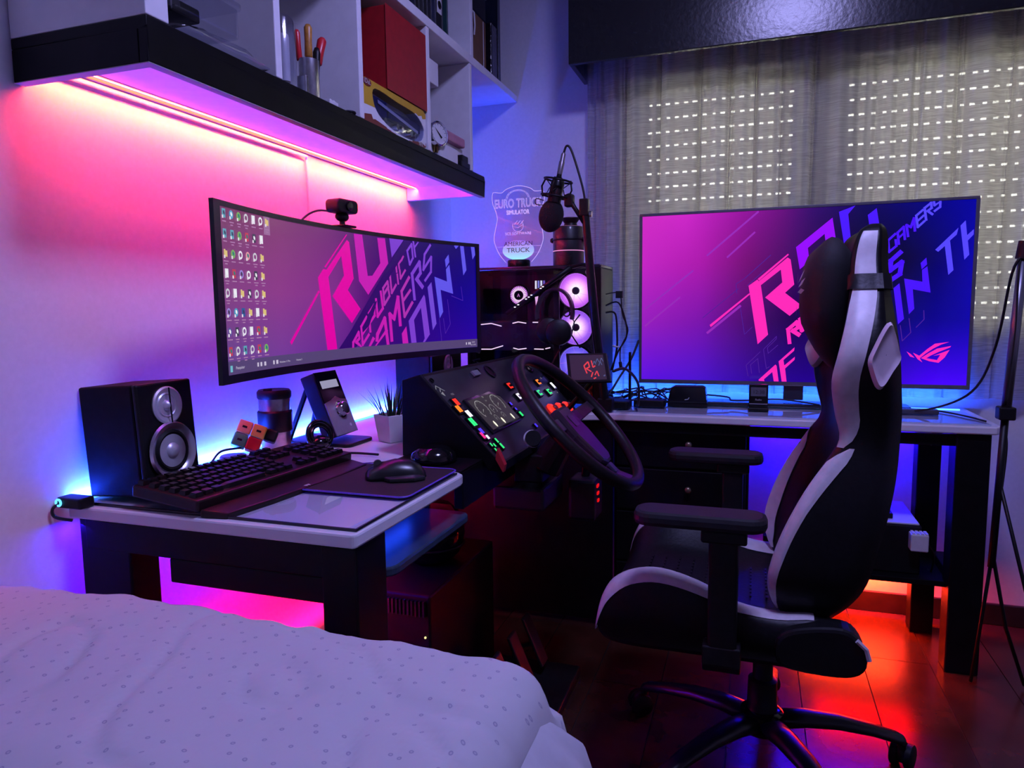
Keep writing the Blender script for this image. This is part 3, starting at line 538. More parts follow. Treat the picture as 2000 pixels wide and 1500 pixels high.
tb=strip(1.0005,1.0262,.0021,.0024,.0207,.9868).build('taskbar',emat('taskbar',lin((82,66,112))),scr)
b={}; icc=[(90,160,180),(70,150,190),(120,170,90),(200,200,210),(225,225,235),(230,230,240),(215,190,120),(90,80,150),(190,60,80),(40,90,150),(60,60,80),(220,150,160),(150,130,210)]
rows=[[0,1,2,3,4,5],[0,0,2,8,10,4],[6,2,5,11,3,6],[4,8,12,5,10,6],[3,4,6,10,3,6],[12,1,9,6,4,6],[7,10,5,4,8,6],[8,3,0,3,8,2]]
random.seed(3)
ib=[]
for j in range(8):
    for i in range(6):
        s=.0338+i*.0243; z=1.3095-j*.0377; ib.append((s,z,rows[j][i],0))
ib.append((.1769,1.3097,6,1))
for s,z,c,sel in ib:
    w_=.0075; h=.0085; x=w_/1.087
    if sel: MB().poly([mon(s-.0105,z-.026,.0022),mon(s+.0105,z-.026,.0022),mon(s+.0105,z+.0115,.0022),mon(s-.0105,z+.0115,.0022)]).build('selection_tile',emat('selection',lin((150,105,150))),scr,recalc=False)
    B=MB()
    if c==6: B.poly([mon(s+a*x,z+e*h,.0026) for a,e in ((-.8,-.8),(.8,-.8),(.8,.6),(0,.6),(-.2,.9),(-.8,.9))])
    elif c in (3,5,7,12): B.ring([[mon(s+x*k*math.cos(a),z+h*k*math.sin(a),.0026) for a in [2*pi*q/12 for q in range(12)]] for k in (1,.55)],caps=False)
    elif c in (2,11,1): B.poly([mon(s+x*math.cos(a),z+h*math.sin(a),.0026) for a in [2*pi*q/12 for q in range(12)]])
    else: B.poly([mon(s+a*x,z+e*h,.0026) for a,e in ((-.8,-1),(.8,-1),(.8,1),(-.8,1))])
    o=B.build('desktop_icon',emat('icon %d'%c,lin(icc[c])),scr,recalc=False)
    q=MB()
    if c not in (6,5,3): q.poly([mon(s+a*x,z+e*h,.0030) for a,e in ((-.35,-.1),(.3,-.5),(.5,.1),(.1,.6),(-.4,.5))],0)
    q.poly([mon(s+a*x,z+e*h,.0031) for a,e in ((-1,-1.15),(-.35,-1.15),(-.35,-.45),(-1,-.45))],1)
    wd=random.uniform(.8,1.2); q.poly([mon(s+a*x,z+e*h,.0028) for a,e in ((-wd,-1.9),(wd,-1.9),(wd,-1.65),(-wd,-1.65))],2)
    if (int(s*1000)+int(z*1000))%2: q.poly([mon(s+a*x,z+e*h,.0028) for a,e in ((-.6,-2.5),(.6,-2.5),(.6,-2.25),(-.6,-2.25))],2)
    q.build('icon_detail',[emat('icon glyph %d'%(c%3),lin(((60,60,90),(235,235,240),(30,120,120))[c%3])),emat('icon arrow',lin((225,215,230))),emat('icon label',lin((165,120,165)))],o,recalc=False) if False else q.build('icon_detail',[emat('icon glyph %d'%(c%3),lin(((60,60,90),(235,235,240),(30,120,120))[c%3])),emat('icon arrow',lin((225,215,230))),emat('icon label',lin((165,120,165)))],scr,recalc=False)
q=MB(); TBW=emat('taskbar glyphs',lin((200,190,215)))
for s0,s1 in ((.1203,.1255),(.131,.137),(.1445,.151),(.176,.181),(.187,.194)): q.poly([mon(s0,1.0085,.003),mon(s1,1.0085,.003),mon(s1,1.017,.003),mon(s0,1.017,.003)])
q.text('Pesquisar',lambda x,y:mon(.062+x/1.087,1.0095+y,.003),.0085).text('Windows 11 Pro',lambda x,y:mon(.218+x/1.087,1.0095+y,.003),.006).text('Volume 5',lambda x,y:mon(.27+x/1.087,1.0095+y,.003),.006)
q.text('18:04',lambda x,y:mon(.969+x/1.087,1.0145+y,.003),.0065).text('02/11/2021',lambda x,y:mon(.969+x/1.087,1.0065+y,.003),.0055)
for s0 in (.938,.948,.954): q.poly([mon(s0,1.0095,.003),mon(s0+.004,1.0095,.003),mon(s0+.004,1.017,.003),mon(s0,1.017,.003)])
q.build('taskbar_text',TBW,tb,recalc=False)
MB().poly([mon(.0285,1.0055,.003),mon(.036,1.0055,.003),mon(.036,1.018,.003),mon(.0285,1.018,.003)]).build('start_button',emat('start',lin((110,185,200))),tb,recalc=False)
MB().box(-1.218,-1.04,1.55,1.69,1.10,1.22).build('wall_mount',BLK,t,bev=.004)
# webcam
t=thing('webcam','black webcam clipped on the top edge of the curved monitor','webcam',(-1.0,1.59,1.333))
c=mon(.468,1.333,-.01)
def rot(k): return Matrix.Rotation(k,4,'Z')
b=MB(); b.M=Matrix.Translation((c.x,c.y,0))@rot(-.12)
b.box(-.022,.026,-.026,.026,1.3325,1.338); b.build('clip',BLK,t,bev=.003)
b=MB(); b.M=Matrix.Translation((c.x,c.y,0))@rot(-.12); b.cyl((0,0,1.338),(0,0,1.355),.007).ell((0,0,1.360),(.014,.022,.013)); b.build('swivel',BLK,t,smooth='a')
b=MB(); b.M=Matrix.Translation((c.x,c.y,0))@rot(-.12); b.prism(rrect(-.04,.04,1.368,1.402,.012),lambda a,z:(-.02,a,z),lambda a,z:(.022,a,z)); b.build('body',BLK,t,bev=.004)
b=MB(); b.M=Matrix.Translation((c.x,c.y,0))@rot(-.12); b.lathe([(.012,.0),(.012,.005),(.008,.006)],(.022,0,1.385),(1,0,0)); b.build('lens',BLKG,t,smooth='a')
MB().tube(spline([(c.x-.01,c.y-.01,1.37),(c.x-.03,c.y-.06,1.37),(c.x-.04,c.y-.11,1.345),(c.x-.05,c.y-.14,1.30)],6),.0025,6).build('cable',CAB,t)
# ================================================================= near desk things
def speaker(nm,label,x0,x1,y0,y1,z0,h,lean):
    t=thing(nm,label,'speaker',((x0+x1)/2,(y0+y1)/2,z0))
    Mx=Matrix.Translation((x0,0,z0))@Matrix.Rotation(-lean,4,'Y')@Matrix.Translation((-x0,0,-z0))
    def mk(): b=MB(); b.M=Mx; return b
    mk().box(x0,x1-.012,y0,y1,z0,z0+h).build('cabinet',mat('speaker vinyl',(.004,.004,.005),.6,noise=.4,scale=60,spec=.15),t,bev=.004)
    mk().box(x1-.012,x1,y0,y1,z0,z0+h).build('front_baffle',BLK,t,bev=.004)
    yc=(y0+y1)/2
    SIL=mat('silver cone',(.62,.62,.68),.4,.55,noise=.05); CHR=mat('silver ring',(.7,.7,.75),.3,1)
    w=mk().lathe([(.053,.0),(.057,.004),(.054,.009),(.046,.006),(.042,.002)],(x1,yc,z0+.077),(1,0,0),40).build('woofer_ring',CHR,t,smooth='a')
    mk().lathe([(.0415,.002),(.036,.005),(.031,.002)],(x1,yc,z0+.077),(1,0,0),40).build('surround',BLK,w,smooth='a')
    mk().lathe([(.032,.0035),(.017,.001),(.014,.006),(.008,.009),(.0,.010)],(x1,yc,z0+.077),(1,0,0),40).build('woofer_cone',SIL,w,smooth='a')
    tw=mk().lathe([(.036,0),(.0365,.003),(.033,.005),(.026,.0015),(.0245,.001)],(x1,yc,z0+.166),(1,0,0),40).build('tweeter_ring',SIL,t,smooth='a')
    mk().lathe([(.0245,.001),(.022,.003),(.020,.001),(.011,.0015),(.009,.006),(.004,.010),(.0,.011)],(x1,yc,z0+.166),(1,0,0),32).build('tweeter_dome',SIL,tw,smooth='a')
    mk().box(x1+.009,x1+.011,yc-.001,yc+.001,z0+.132,z0+.2).build('guard_bar',BLK,tw)
    return t
speaker('bookshelf_speaker','black bookshelf speaker with silver cones on the near end of the desk',-1.205,-1.062,1.0,1.135,HD+.005,.212,math.radians(3.5))
speaker('bookshelf_speaker','dark wide speaker half hidden behind the truck dashboard',-1.14,-1.0,2.12,2.36,HD+.0005,.205,0)
# mouse pad, mouse, dock
t=thing('mouse_pad','black mouse pad with purple stitched edge on the glass','mouse pad',(-.72,1.29,HD+.005))
pts=rrect(-.855,-.606,1.155,1.40,.02); MB().pz(pts,HD+.005,HD+.008).build('mat',mat('pad cloth',(.006,.005,.007),.75,noise=.3,scale=200),t)
MB().tube([(p[0],p[1],HD+.0075) for p in pts]+[(pts[0][0],pts[0][1],HD+.0075)],.002,6).build('stitched_edge',mat('purple thread',(.11,.05,.5),.5,noise=.2,scale=300),t)
b=MB(); L=[]
def shell(cx,cyy,cz,prof,ang):
    L=[]
    for x,w_,h in prof: L.append([Vector((x,w_*math.cos(a),h*max(0,math.sin(a)))) for a in [pi*k/10 for k in range(11)]])
    M=Matrix.Translation((cx,cyy,cz))@Matrix.Rotation(ang,4,'Z')
    b=MB(); b.M=M; n=11; b.ring(L,True,True); return b
mz=HD+.0082
t=thing('gaming_mouse','black angular gaming mouse resting on the purple edged pad','mouse',(-.70,1.30,mz))
shell(-.705,1.30,mz,[(-.062,.020,.012),(-.055,.029,.022),(-.03,.033,.033),(0,.034,.039),(.03,.036,.036),(.05,.032,.024),(.061,.02,.010)],math.radians(35)).build('shell',mat('mouse plastic',(.01,.011,.012),.3,noise=.2),t,smooth=True)
b=MB(); b.M=Matrix.Translation((-.705,1.30,mz))@Matrix.Rotation(math.radians(35),4,'Z')
b.pz([(-.03,-.033),(.045,-.035),(.055,-.052),(.03,-.062),(-.02,-.055)],0,.010); b.build('thumb_wing',mat('mouse plastic2',(.014,.017,.018),.35),t,bev=.003)
b=MB(); b.M=Matrix.Translation((-.705,1.30,mz))@Matrix.Rotation(math.radians(35),4,'Z'); b.cyl((-.037,-.004,.030),(-.037,.004,.030),.009,n=16); b.build('scroll_wheel',mat('wheel rubber',(.05,.05,.055),.4),t)
b=MB(); b.M=Matrix.Translation((-.705,1.30,mz))@Matrix.Rotation(math.radians(35),4,'Z'); b.box(-.062,-.012,-.0008,.0008,.0335,.0345); b.build('button_gap',BLKG,t)
t=thing('mouse_dock','low domed black dock with bright rim behind the gaming mouse','dock',(-.70,1.46,HD+.0046))
b=MB().lathe([(.052,0),(.055,.006),(.050,.022),(.035,.034),(.015,.039),(0,.04)],(-.70,1.475,HD+.0047)); b.build('dome',BLKG,t,smooth=True)
MB().torus((-.70,1.475,HD+.026),(0,0,1),.047,.0022,30,6,a0=math.radians(120),a1=math.radians(300)).build('rim',mat('dock rim',(.5,.5,.6),.15,1),t,smooth=True)
# keyboard
kM=Matrix.Translation((-.966,1.185,HD+.0125))@Matrix.Rotation(math.radians(-4),4,'Z')@Matrix.Rotation(math.radians(5),4,'Y')
t=thing('gaming_keyboard','dark mechanical keyboard with wrist rest lying across the glass','keyboard',(-.97,1.18,HD+.005))
def K(): b=MB(); b.M=kM; return b
KB=mat('keyboard plastic',(.012,.005,.006),.4,noise=.2,spec=.3)
K().box(-.085,.075,-.225,.225,.004,.026).build('case',KB,t,bev=.004)
K().pz([(.076,-.222),(.128,-.21),(.135,-.1),(.135,.1),(.128,.21),(.076,.222)],-.006,.010).build('wrist_rest',KB,t,bev=.004)
KC=mat('keycap black',(.007,.004,.005),.35,noise=.2,spec=.3)
base=None; org=None
def keyat(u,v,wd=1.0):
    b=K(); h0=.026; y=v; b.ring([[(u-.0078,y-.0078*wd-.0008*(wd-1)*9,.0262),(u+.0078,y-.0078*wd,.0262),(u+.0078,y+.0078*wd,.0262),(u-.0078,y+.0078*wd,.0262)],[(u-.006,y-.006*wd-.0016*(wd-1),.034),(u+.006,y-.006*wd-.0016*(wd-1),.034),(u+.006,y+.006*wd+.0016*(wd-1),.034),(u-.006,y+.006*wd+.0016*(wd-1),.034)]]); return b
k0=None
def putkey(u,v,wd):
    global k0
    if wd==1.0 and k0 is not None:
        d=kM.to_3x3()@Vector((u-k0[1],v-k0[2],0)); copyobj(k0[0],t,d)
    else:
        o=keyat(u,v,wd).build('keycap',KC,t)
        if wd==1.0: k0=(o,u,v)
for r in range(6):
    u=-.073+r*.0245+(.004 if r>0 else 0); u=min(u,.062)
    if r==5:
        for v,wd in ((-.207,1.2),(-.184,1.2),(-.161,1.2),(-.09,6.2),(-.018,1.2),(.005,1.2),(.028,1.2)): putkey(u,v,wd)
    else:
        for k in range(14): putkey(u,-.209+k*.0186,1.0)
    for k in range(3):
        if r in (0,1,2,5) or (r==4 and k==1): putkey(u,.071+k*.0186,1.0)
    for k in range(4):
        if r>0: putkey(u,.146+k*.0186,1.0)
b=K()
for a,c_ in ((.130,-.004),(.130,.004)): b.prism([(a-.004,c_-.004),(a+.004,c_),(a-.004,c_+.004)],lambda x,y:(x,y,.0101),lambda x,y:(x,y,.0106))
b.build('wing_emblem',WHITEP,t)
MB().tube(spline([(-1.045,1.40,.79),(-1.0,1.46,.775),(-.93,1.50,.772),(-.86,1.50,.772)],6),.003,6).build('cable',CAB,t)
# travel mug
t=thing('travel_mug','steel travel mug with black grip band and lid by the wall','mug',(-1.148,1.49,HD+.005))
o=(-1.148,1.49,HD+.005)
MB().lathe([(.034,0),(.036,.004),(.039,.135),(.037,.137),(.034,.130),(.0,.128)],o,n=32).build('cup_body',STEEL,t,smooth='a')
MB().lathe([(.0385,.05),(.042,.054),(.043,.100),(.0395,.104)],o,n=32,caps=False).build('grip_band',BLK,t,smooth='a')
MB().lathe([(.040,.134),(.042,.138),(.042,.150),(.038,.156),(.030,.154),(.0,.154)],o,n=32).build('lid',BLK,t,smooth='a')
MB().box(-1.155,-1.14,1.455,1.475,HD+.158,HD+.166).build('sip_tab',BLK,t,bev=.003)
# usb hub cube on a puck
tag(MB().lathe([(.030,0),(.031,.003),(.031,.013),(.028,.016),(0,.016)],(-1.16,1.345,HD+.0047)).build('wireless_puck',mat('blue grey puck',(.05,.05,.12),.3),smooth='a'),'round dark puck under the colourful cube adapter','charger')
t=thing('cube_adapter','tilted cube plug adapter in yellow, green, red and black by the mug','adapter',(-1.145,1.39,HD+.0215))
n0=Vector((.62,-.70,.36)).normalized(); r0=Vector((.75,.66,0)).normalized(); u0_=n0.cross(r0)*-1
if u0_.z<0: u0_=-u0_
a0_=math.radians(-24); r1_=r0*math.cos(a0_)-u0_*math.sin(a0_)*-1; u1_=n0.cross(r1_)
if u1_.z<0: u1_=-u1_
M0=Matrix((n0,r1_,u1_)).transposed().to_4x4(); M0.translation=Vector((-1.145,1.385,HD+.058))
for nm,y,z,c in (('orange_cube',-.0165,.0165,(.85,.5,.10)),('yellow_cube',.0005+.0165,.0165,(.75,.70,.06)),('green_cube',-.0165,-.0165,(.06,.42,.08)),('red_cube',.0165,-.0165,(.45,.01,.01))):
    b=MB(); b.M=M0; b.cbox((0,y,z),(.034,.032,.032)); cu=b.build(nm,mat(nm,c,.35,noise=.05),t,bev=.003)
    if nm!='red_cube': b=MB(); b.M=M0; b.cbox((.0172,y,z),(.001,.011,.005)); b.build('usb_slot',BLK,cu)
b=MB(); b.M=M0; b.cbox((-.012,.046,.020),(.03,.030,.030)); b.build('black_cube',BLK,t,bev=.005)
MB().tube(spline([(-1.15,1.36,.80),(-1.165,1.31,.80),(-1.165,1.27,.775),(-1.15,1.22,.773),(-1.13,1.16,.773),(-1.15,1.14,.773)],6),.0028,6).build('cable',CAB,t)
# control pod leaning on its foot
t=thing('volume_pod','grey desktop control pod with display and chrome knob leaning back by the wall','controller',(-1.06,1.64,HD+.0005))
bl=Vector((-1.035,1.592,.792)); br_=Vector((-1.035,1.695,.792)); up=Vector((-.36,-.05,1)).normalized()*.178; nrm=(br_-bl).cross(up).normalized()
if nrm.x<0: nrm=-nrm
def pod(u,v,d=0): return bl+(br_-bl)*u+up*v+nrm*d
GRY=mat('grey metallic panel',(.3,.31,.37),.4,.3,noise=.08)
b=MB().prism([(0,0),(1,0),(1,1),(0,1)],lambda u,v:pod(u,v,-.001),lambda u,v:pod(u,v,-.045)); b.build('housing',mat('pod housing',(.01,.012,.03),.35),t,bev=.004)
fp=MB().prism([(0,0),(1,0),(1,.52),(.72,.55),(.55,.60),(.3,.55),(0,.52)],lambda u,v:pod(u,v,-.001),lambda u,v:pod(u,v,.003)).build('face_plate',GRY,t,bev=.001)
MB().prism([(0,.52),(.3,.55),(.55,.60),(.72,.55),(1,.52),(1,1),(0,1)],lambda u,v:pod(u,v,-.001),lambda u,v:pod(u,v,.002)).build('glass_face',BLKG,t)
MB().prism([(.12,.74),(.88,.74),(.88,.86),(.12,.86)],lambda u,v:pod(u,v,.0021),lambda u,v:pod(u,v,.0025)).build('display',emat('pod display',lin((150,148,178))),t)
MB().lathe([(.024,0),(.024,.002),(.019,.003),(.018,.016),(.016,.018),(0,.018)],pod(.55,.38,.003),nrm,28).build('knob',mat('chrome',(.75,.75,.78),.1,1),t,smooth='a')
MB().cyl(pod(.75,.12,.003),pod(.75,.12,.004),.0045,n=12).build('jack',WHITEP,t)
b=MB(); b.tube([pod(.2,.85,-.045),(-1.19,1.60,HD+.008)],.007,8).tube([pod(.8,.85,-.045),(-1.19,1.70,HD+.008)],.007,8); b.build('prop_legs',BLK,t)
MB().pz(rrect(-1.195,-.99,1.58,1.71,.02),HD+.0007,HD+.010).build('foot_plate',BLK,t,bev=.003)
tag(MB().torus((-1.055,1.545,.805),(1,-.45,.35),.034,.006,30,8).torus((-1.053,1.545,.803),(1,-.4,.4),.026,.005,30,8).ell((-1.06,1.545,.785),(.03,.03,.018)).build('cable_coil',BLKG,smooth=True),'coiled glossy black cable between the mug and the grey pod','cable')
# plant
t=thing('potted_grass','small spiky grass plant in a white square pot beside the dashboard','plant',(-.93,1.70,HD+.0005))
b=MB().ring([[(-.93+s*math.cos(a),1.70+s*math.sin(a),HD+.001+h) for a in [math.radians(20+90*k) for k in range(4)]] for s,h in ((.037,0),(.05,.075),(.045,.075),(.042,.06))]); b.build('pot',WHT,t,bev=.004)
LEAF=mat('dark grass blade',(.01,.03,.012),.45,noise=.3)
random.seed(5)
for i in range(46):
    a=random.uniform(0,2*pi); r=random.uniform(.003,.03); l=random.uniform(.07,.125); ln=random.uniform(.15,.75)*(r/.03+.2)
    p=Vector((-.93+r*math.cos(a),1.70+r*math.sin(a),HD+.06)); d=Vector((math.cos(a)*ln,math.sin(a)*ln,1)).normalized(); s=Vector((-math.sin(a),math.cos(a),0))*.0026
    m_=p+d*l*.5; e=p+d*l+Vector((math.cos(a),math.sin(a),-.4))*l*.12*ln
    MB().add([p+s,p-s,m_+s*.8,m_-s*.8,e,p+d.cross(s)*.5,m_+d.cross(s)*.4],[(0,1,3,2),(2,3,4),(0,2,6,5),(1,5,6,3),(6,2,4),(6,4,3)]).build('grass_blade',LEAF,t)
# ================================================================= truck simulator dashboard
t=thing('truck_dashboard','black sloped truck dashboard with lit buttons and gauges on the desk','dashboard',(-.68,1.93,HD))
DASH=mat('dash panel',(.016,.018,.026),.25,noise=.25,scale=20,spec=.4)
y0,y1=1.53,2.345
prof=[(-.81,HD+.001),(-.806,.952),(-.758,.967),(-.552,.760),(-.548,.742),(-.585,.742),(-.60,HD+.001)]
MB().py(prof,y0,y0+.012).build('side_panel',BLKW,t,bev=.002); MB().py(prof,y1-.012,y1).build('side_panel',BLKW,t,bev=.002)
MB().py([(-.806,.94),(-.806,.952),(-.758,.967),(-.752,.958)],y0+.012,y1-.012).build('hood',BLKW,t,bev=.002)
MB().py([(-.81,HD+.001),(-.806,.94),(-.796,.94),(-.80,HD+.001)],y0+.012,y1-.012).build('rear_panel',BLKW,t)
MB().box(-.80,-.60,1.405,y1,HD-.0,HD+.0045).box(-.622,-.60,1.41,y1,.68,HD-.0).build('base_plate',BLKW,t,bev=.002)
Pc=Vector((-.755,0,.964)); ps=Vector((.7018,0,-.7124)); pn=Vector((.7124,0,.7018))
def pan(y,s,d=0): q=Pc+ps*s+pn*d; return Vector((q.x,y,q.z))
def ppan(b,pts,d0,d1,k=None): return b.prism(pts,lambda y,s:pan(y,s,d0),lambda y,s:pan(y,s,d1),k)
ppan(MB(),[(y0+.012,.004),(y1-.012,.004),(y1-.012,.283),(y0+.012,.283)],-.012,-.0005).build('front_panel',DASH,t)
MB().py([(-.552,.760),(-.548,.742),(-.585,.742),(-.60,HD+.001),(-.575,HD+.005)],y0+.012,y1-.012).build('lower_lip',BLKW,t)
def rect(y,s,a,e): return [(y-a,s-e),(y+a,s-e),(y+a,s+e),(y-a,s+e)]
cl=ppan(MB(),[(1.617,.098),(1.80,.098),(1.845,.118),(1.845,.212),(1.617,.212)],0,.006).build('instrument_cluster',mat('cluster screen',(.01,.01,.012),.12,coat=.5),t,bev=.002)
gl=ppan(MB(),[(1.628,.106),(1.795,.106),(1.836,.124),(1.836,.204),(1.628,.204)],.0062,.0066).build('cluster_screen',emat('cluster glow',lin((46,44,46))),cl)
GW=emat('gauge white',lin((150,148,150))); WARM=emat('cluster warm',lin((255,250,220)),1.2)
def ringon(b,y,s,r0,r1,a0=0,a1=2*pi,n=28,d=.0072):
    for i in range(n):
        a,c=a0+(a1-a0)*i/n,a0+(a1-a0)*(i+1)/n
        b.poly([pan(y+r*math.cos(q),s-r*math.sin(q),d) for r,q in ((r0,a),(r1,a),(r1,c),(r0,c))])
b=MB()
for y,s,r in ((1.67,.143,.030),(1.786,.140,.030),(1.727,.152,.016),(1.702,.178,.010),(1.755,.178,.010)):
    ringon(b,y,s,r*.93,r,math.radians(-50),math.radians(230))
    for k in range(9):
        a=math.radians(-45+270*k/8); b.poly([pan(y+q*math.cos(a)+w_*math.sin(a),s-q*math.sin(a)+w_*math.cos(a),.0072) for q,w_ in ((r*.75,.0006),(r*.9,.0006),(r*.9,-.0006),(r*.75,-.0006))])
    a=math.radians(210); b.poly([pan(y+q*math.cos(a)+w_*math.sin(a),s-q*math.sin(a)+w_*math.cos(a),.0074) for q,w_ in ((r*.7,.0),(0,.0012),(0,-.0012))])
b.text('50',lambda x,y:pan(1.727+x,.112-y,.0072),.009).text('12.4',lambda x,y:pan(1.727+x,.124-y,.0072),.006)
b.build('dial_marks',GW,gl,recalc=False)
b=MB()
for y in (1.665,1.725,1.80): b.add([pan(y+.005*math.cos(a),.192+.010*math.sin(a),.0073) for a in [2*pi*k/10 for k in range(10)]],[list(range(10))])
b.build('reflection_spot',WARM,gl,recalc=False)  # light reflections on the cluster, painted as glowing spots
LG={'r':(255,40,20),'o':(255,120,20),'w':(235,240,255),'g':(40,230,120),'b':(70,50,255),'m':(235,40,120)}
def button(y,s,a,e,c,dim=1.0,shape='sq'):
    f=ppan(MB(),rect(y,s,a*1.5,e*1.45),0,.005).build('button',BLKG,t,bev=.001)
    m=emat('button glow %s %.1f'%(c,dim),lin(LG[c]),1.6*dim)
    q=MB()
    if shape=='ring':
        for w0,w1,w2,w3 in ((-1,1,-1,-.45),(-1,1,.45,1),(-1,-.45,-.45,.45)): ppan(q,[(y+a*w0,s+e*w2),(y+a*w1,s+e*w2),(y+a*w1,s+e*w3),(y+a*w0,s+e*w3)],.005,.0056)
    else:
        for k in (-.55,.55): ppan(q,rect(y+a*k,s,a*.4,e),.005,.0056)
    q.build('button_light',m,f)
button(1.574,.098,.010,.010,'r'); button(1.557,.118,.010,.010,'o'); button(1.583,.139,.010,.010,'w'); button(1.566,.163,.011,.012,'g')
button(1.568,.193,.008,.008,'b'); button(1.556,.205,.006,.009,'m'); button(1.572,.214,.006,.006,'w',.7)
for y,s in ((1.556,.235),(1.570,.240),(1.556,.252),(1.571,.256)): button(y,s,.0035,.005,'g',.7)
button(1.60,.232,.004,.007,'g',.8); button(1.602,.25,.005,.008,'g',.7)
button(1.971,.101,.013,.010,'r',.9,'ring'); button(1.968,.143,.011,.010,'w',.9,'ring')
button(1.866,.156,.005,.005,'b',.9); button(1.868,.176,.004,.004,'b',.8); button(1.872,.196,.007,.008,'g',.7)
button(1.90,.246,.006,.006,'b',.7); button(2.22,.120,.013,.010,'o',1,'ring'); button(2.322,.150,.010,.012,'w',1); button(2.146,.157,.013,.010,'g',.9,'ring'); button(2.236,.166,.013,.010,'g',.9,'ring')
for y,s in ((2.13,.228),(2.205,.236),(2.275,.243)):
    k=MB().lathe([(.024,0),(.025,.004),(.019,.010),(.010,.012),(0,.012)],pan(y,s),pn,20).build('lit_knob',emat('lit red ring',lin((255,45,30)),1.5),t,smooth='a')
    MB().lathe([(.010,.0121),(.012,.016),(.008,.02),(0,.02)],pan(y,s),pn,16).build('knob_cap',mat('red knob cap',(.3,.02,.02),.4),k,smooth='a')
b=MB()
for q in ((1.556,.036),(1.566,.046)): 
    for s in (-1,1): ppan(b,[(q[0],q[1]),(q[0]+.012*s,q[1]+.010),(q[0]+.012*s,q[1]+.012),(q[0],q[1]+.002)],0,.0006)
ppan(b,[(1.55,.062),(1.563,.058),(1.56,.072)],0,.0006); b.text('60',lambda x,y:pan(2.288+x,.112-y,.0008),.012).text('FOG',lambda x,y:pan(1.60+x,.075-y,.0008),.008).text('AIR',lambda x,y:pan(2.345-.03+x,.182-y,.0008),.008)
b.build('panel_print',emat('print glow',lin((120,120,130))),t,recalc=False)
ppan(MB(),rect(1.826,.031,.022,.009),0,.007).build('toggle_plate',mat('toggle grey',(.2,.2,.22),.4),t,bev=.001)
for y,s,r in ((1.935,.035,.024),(2.26,.062,.018),(1.86,.022,.008),(1.56,.02,.007)): MB().lathe([(r,0),(r,.003),(r*.85,.003),(r*.8,.001),(0,.001)],pan(y,s),pn,24).build('air_vent',BLKG,t,smooth='a')
MB().py([(-.556,.80),(-.538,.762),(-.542,.745),(-.56,.775)],1.512,1.529).build('corner_clip',mat('red clip',(.5,.02,.03),.4),t)
# steering wheel with its column
W=Vector((-.43,1.80,.829)); e2=Vector((0,1,0)); e1=Vector((.70,0,-.714)); wn_=Vector((.714,0,.70))
t=thing('steering_wheel','large black truck steering wheel standing over the lit dashboard','steering wheel',(-.5,1.80,.70))
RUB=mat('wheel leather',(.010,.006,.008),.42,noise=.25,scale=80,bump=.1,spec=.3)
MB().torus(W,wn_,.218,.0165,64,12).build('rim',RUB,t,smooth=True)
def wl(a,c,d=0): return W+e1*a+e2*c+wn_*d
HUB=mat('hub plastic',(.03,.012,.028),.3,noise=.15,coat=.2)
MB().prism([(-.06,-.05),(-.06,.05),(.03,.062),(.12,.045),(.135,.02),(.135,-.02),(.12,-.045),(.03,-.062)],lambda a,c:wl(a,c,-.045),lambda a,c:wl(a,c,-.012)).build('hub_pad',HUB,t,bev=.010)
MB().prism(rrect(-.03,.01,-.02,.02,.008),lambda a,c:wl(a,c,-.0119),lambda a,c:wl(a,c,-.0105)).build('hub_emblem',mat('hub emblem',(.06,.03,.06),.2),t)
for s in (-1,1):
    b=MB(); b.ring([[wl(-.02+dx,s*y,d0+dz) for dx,dz in ((-.018*k,-.008),(.022*k,-.008),(.022*k,.006),(-.018*k,.006))] for y,d0,k in ((.05,-.03,1),(.12,-.026,.9),(.19,-.010,.8),(.212,0,.75))]); b.build('spoke',HUB,t,bev=.003)
b=MB(); b.ring([[wl(a,dy,d0+dz) for dy,dz in ((-.022,-.007),(.022,-.007),(.022,.006),(-.022,.006))] for a,d0 in ((.12,-.032),(.17,-.024),(.205,-.006),(.216,0))]); sp_=b.build('spoke',HUB,t,bev=.003)
MB().prism(rrect(.135,.165,-.035,-.005,.006),lambda a,c:wl(a,c,-.02),lambda a,c:wl(a,c,-.012)).build('button_pad',mat('purple grey button pad',(.04,.03,.07),.3),t,bev=.002)
b=MB(); b.cyl(wl(0,0,-.045),wl(.03,0,-.16),.032,.045); b.box(-.60,-.52,1.76,1.84,.66,.735); b.build('column',BLK,t,bev=.004)
MB().box(-.64,-.50,1.70,1.90,.60,.66).build('motor_box',BLK,t,bev=.008)
tk=MB().tube([(-.53,1.72,.76),(-.50,1.62,.80),(-.492,1.585,.812)],[.008,.010,.018],14).build('stalk',BLK,t,smooth='a')
for k in (0,.022): MB().tube([Vector((-.4925,1.589,.8105))+Vector((.006,-.028,.009)).normalized()*k,Vector((-.4925,1.589,.8105))+Vector((.006,-.028,.009)).normalized()*(k+.011)],.0195,18).build('white_band',mat('pale stalk band',(.5,.45,.5),.4),tk,smooth='a')
MB().tube([(-.489,1.58,.813),(-.480,1.55,.822)],.0185,18).build('stalk_end',BLK,tk,smooth='a')
t=thing('shifter_box','black shifter housing with red lit buttons below the steering wheel','shifter',(-.47,1.90,.5))
MB().box(-.49,-.41,1.91,2.01,.52,.64).build('housing',BLK,t,bev=.01); MB().cyl((-.45,1.96,.64),(-.44,1.96,.70),.012,.018).build('lever',BLKG,t,smooth='a')
b=MB()
for i in range(3): b.cbox((-.4085,1.935+.004*i,.62-.022*i),(.004,.022-.003*i,.008))
b.build('red_lights',emat('shifter red',lin((220,15,15)),1),t)
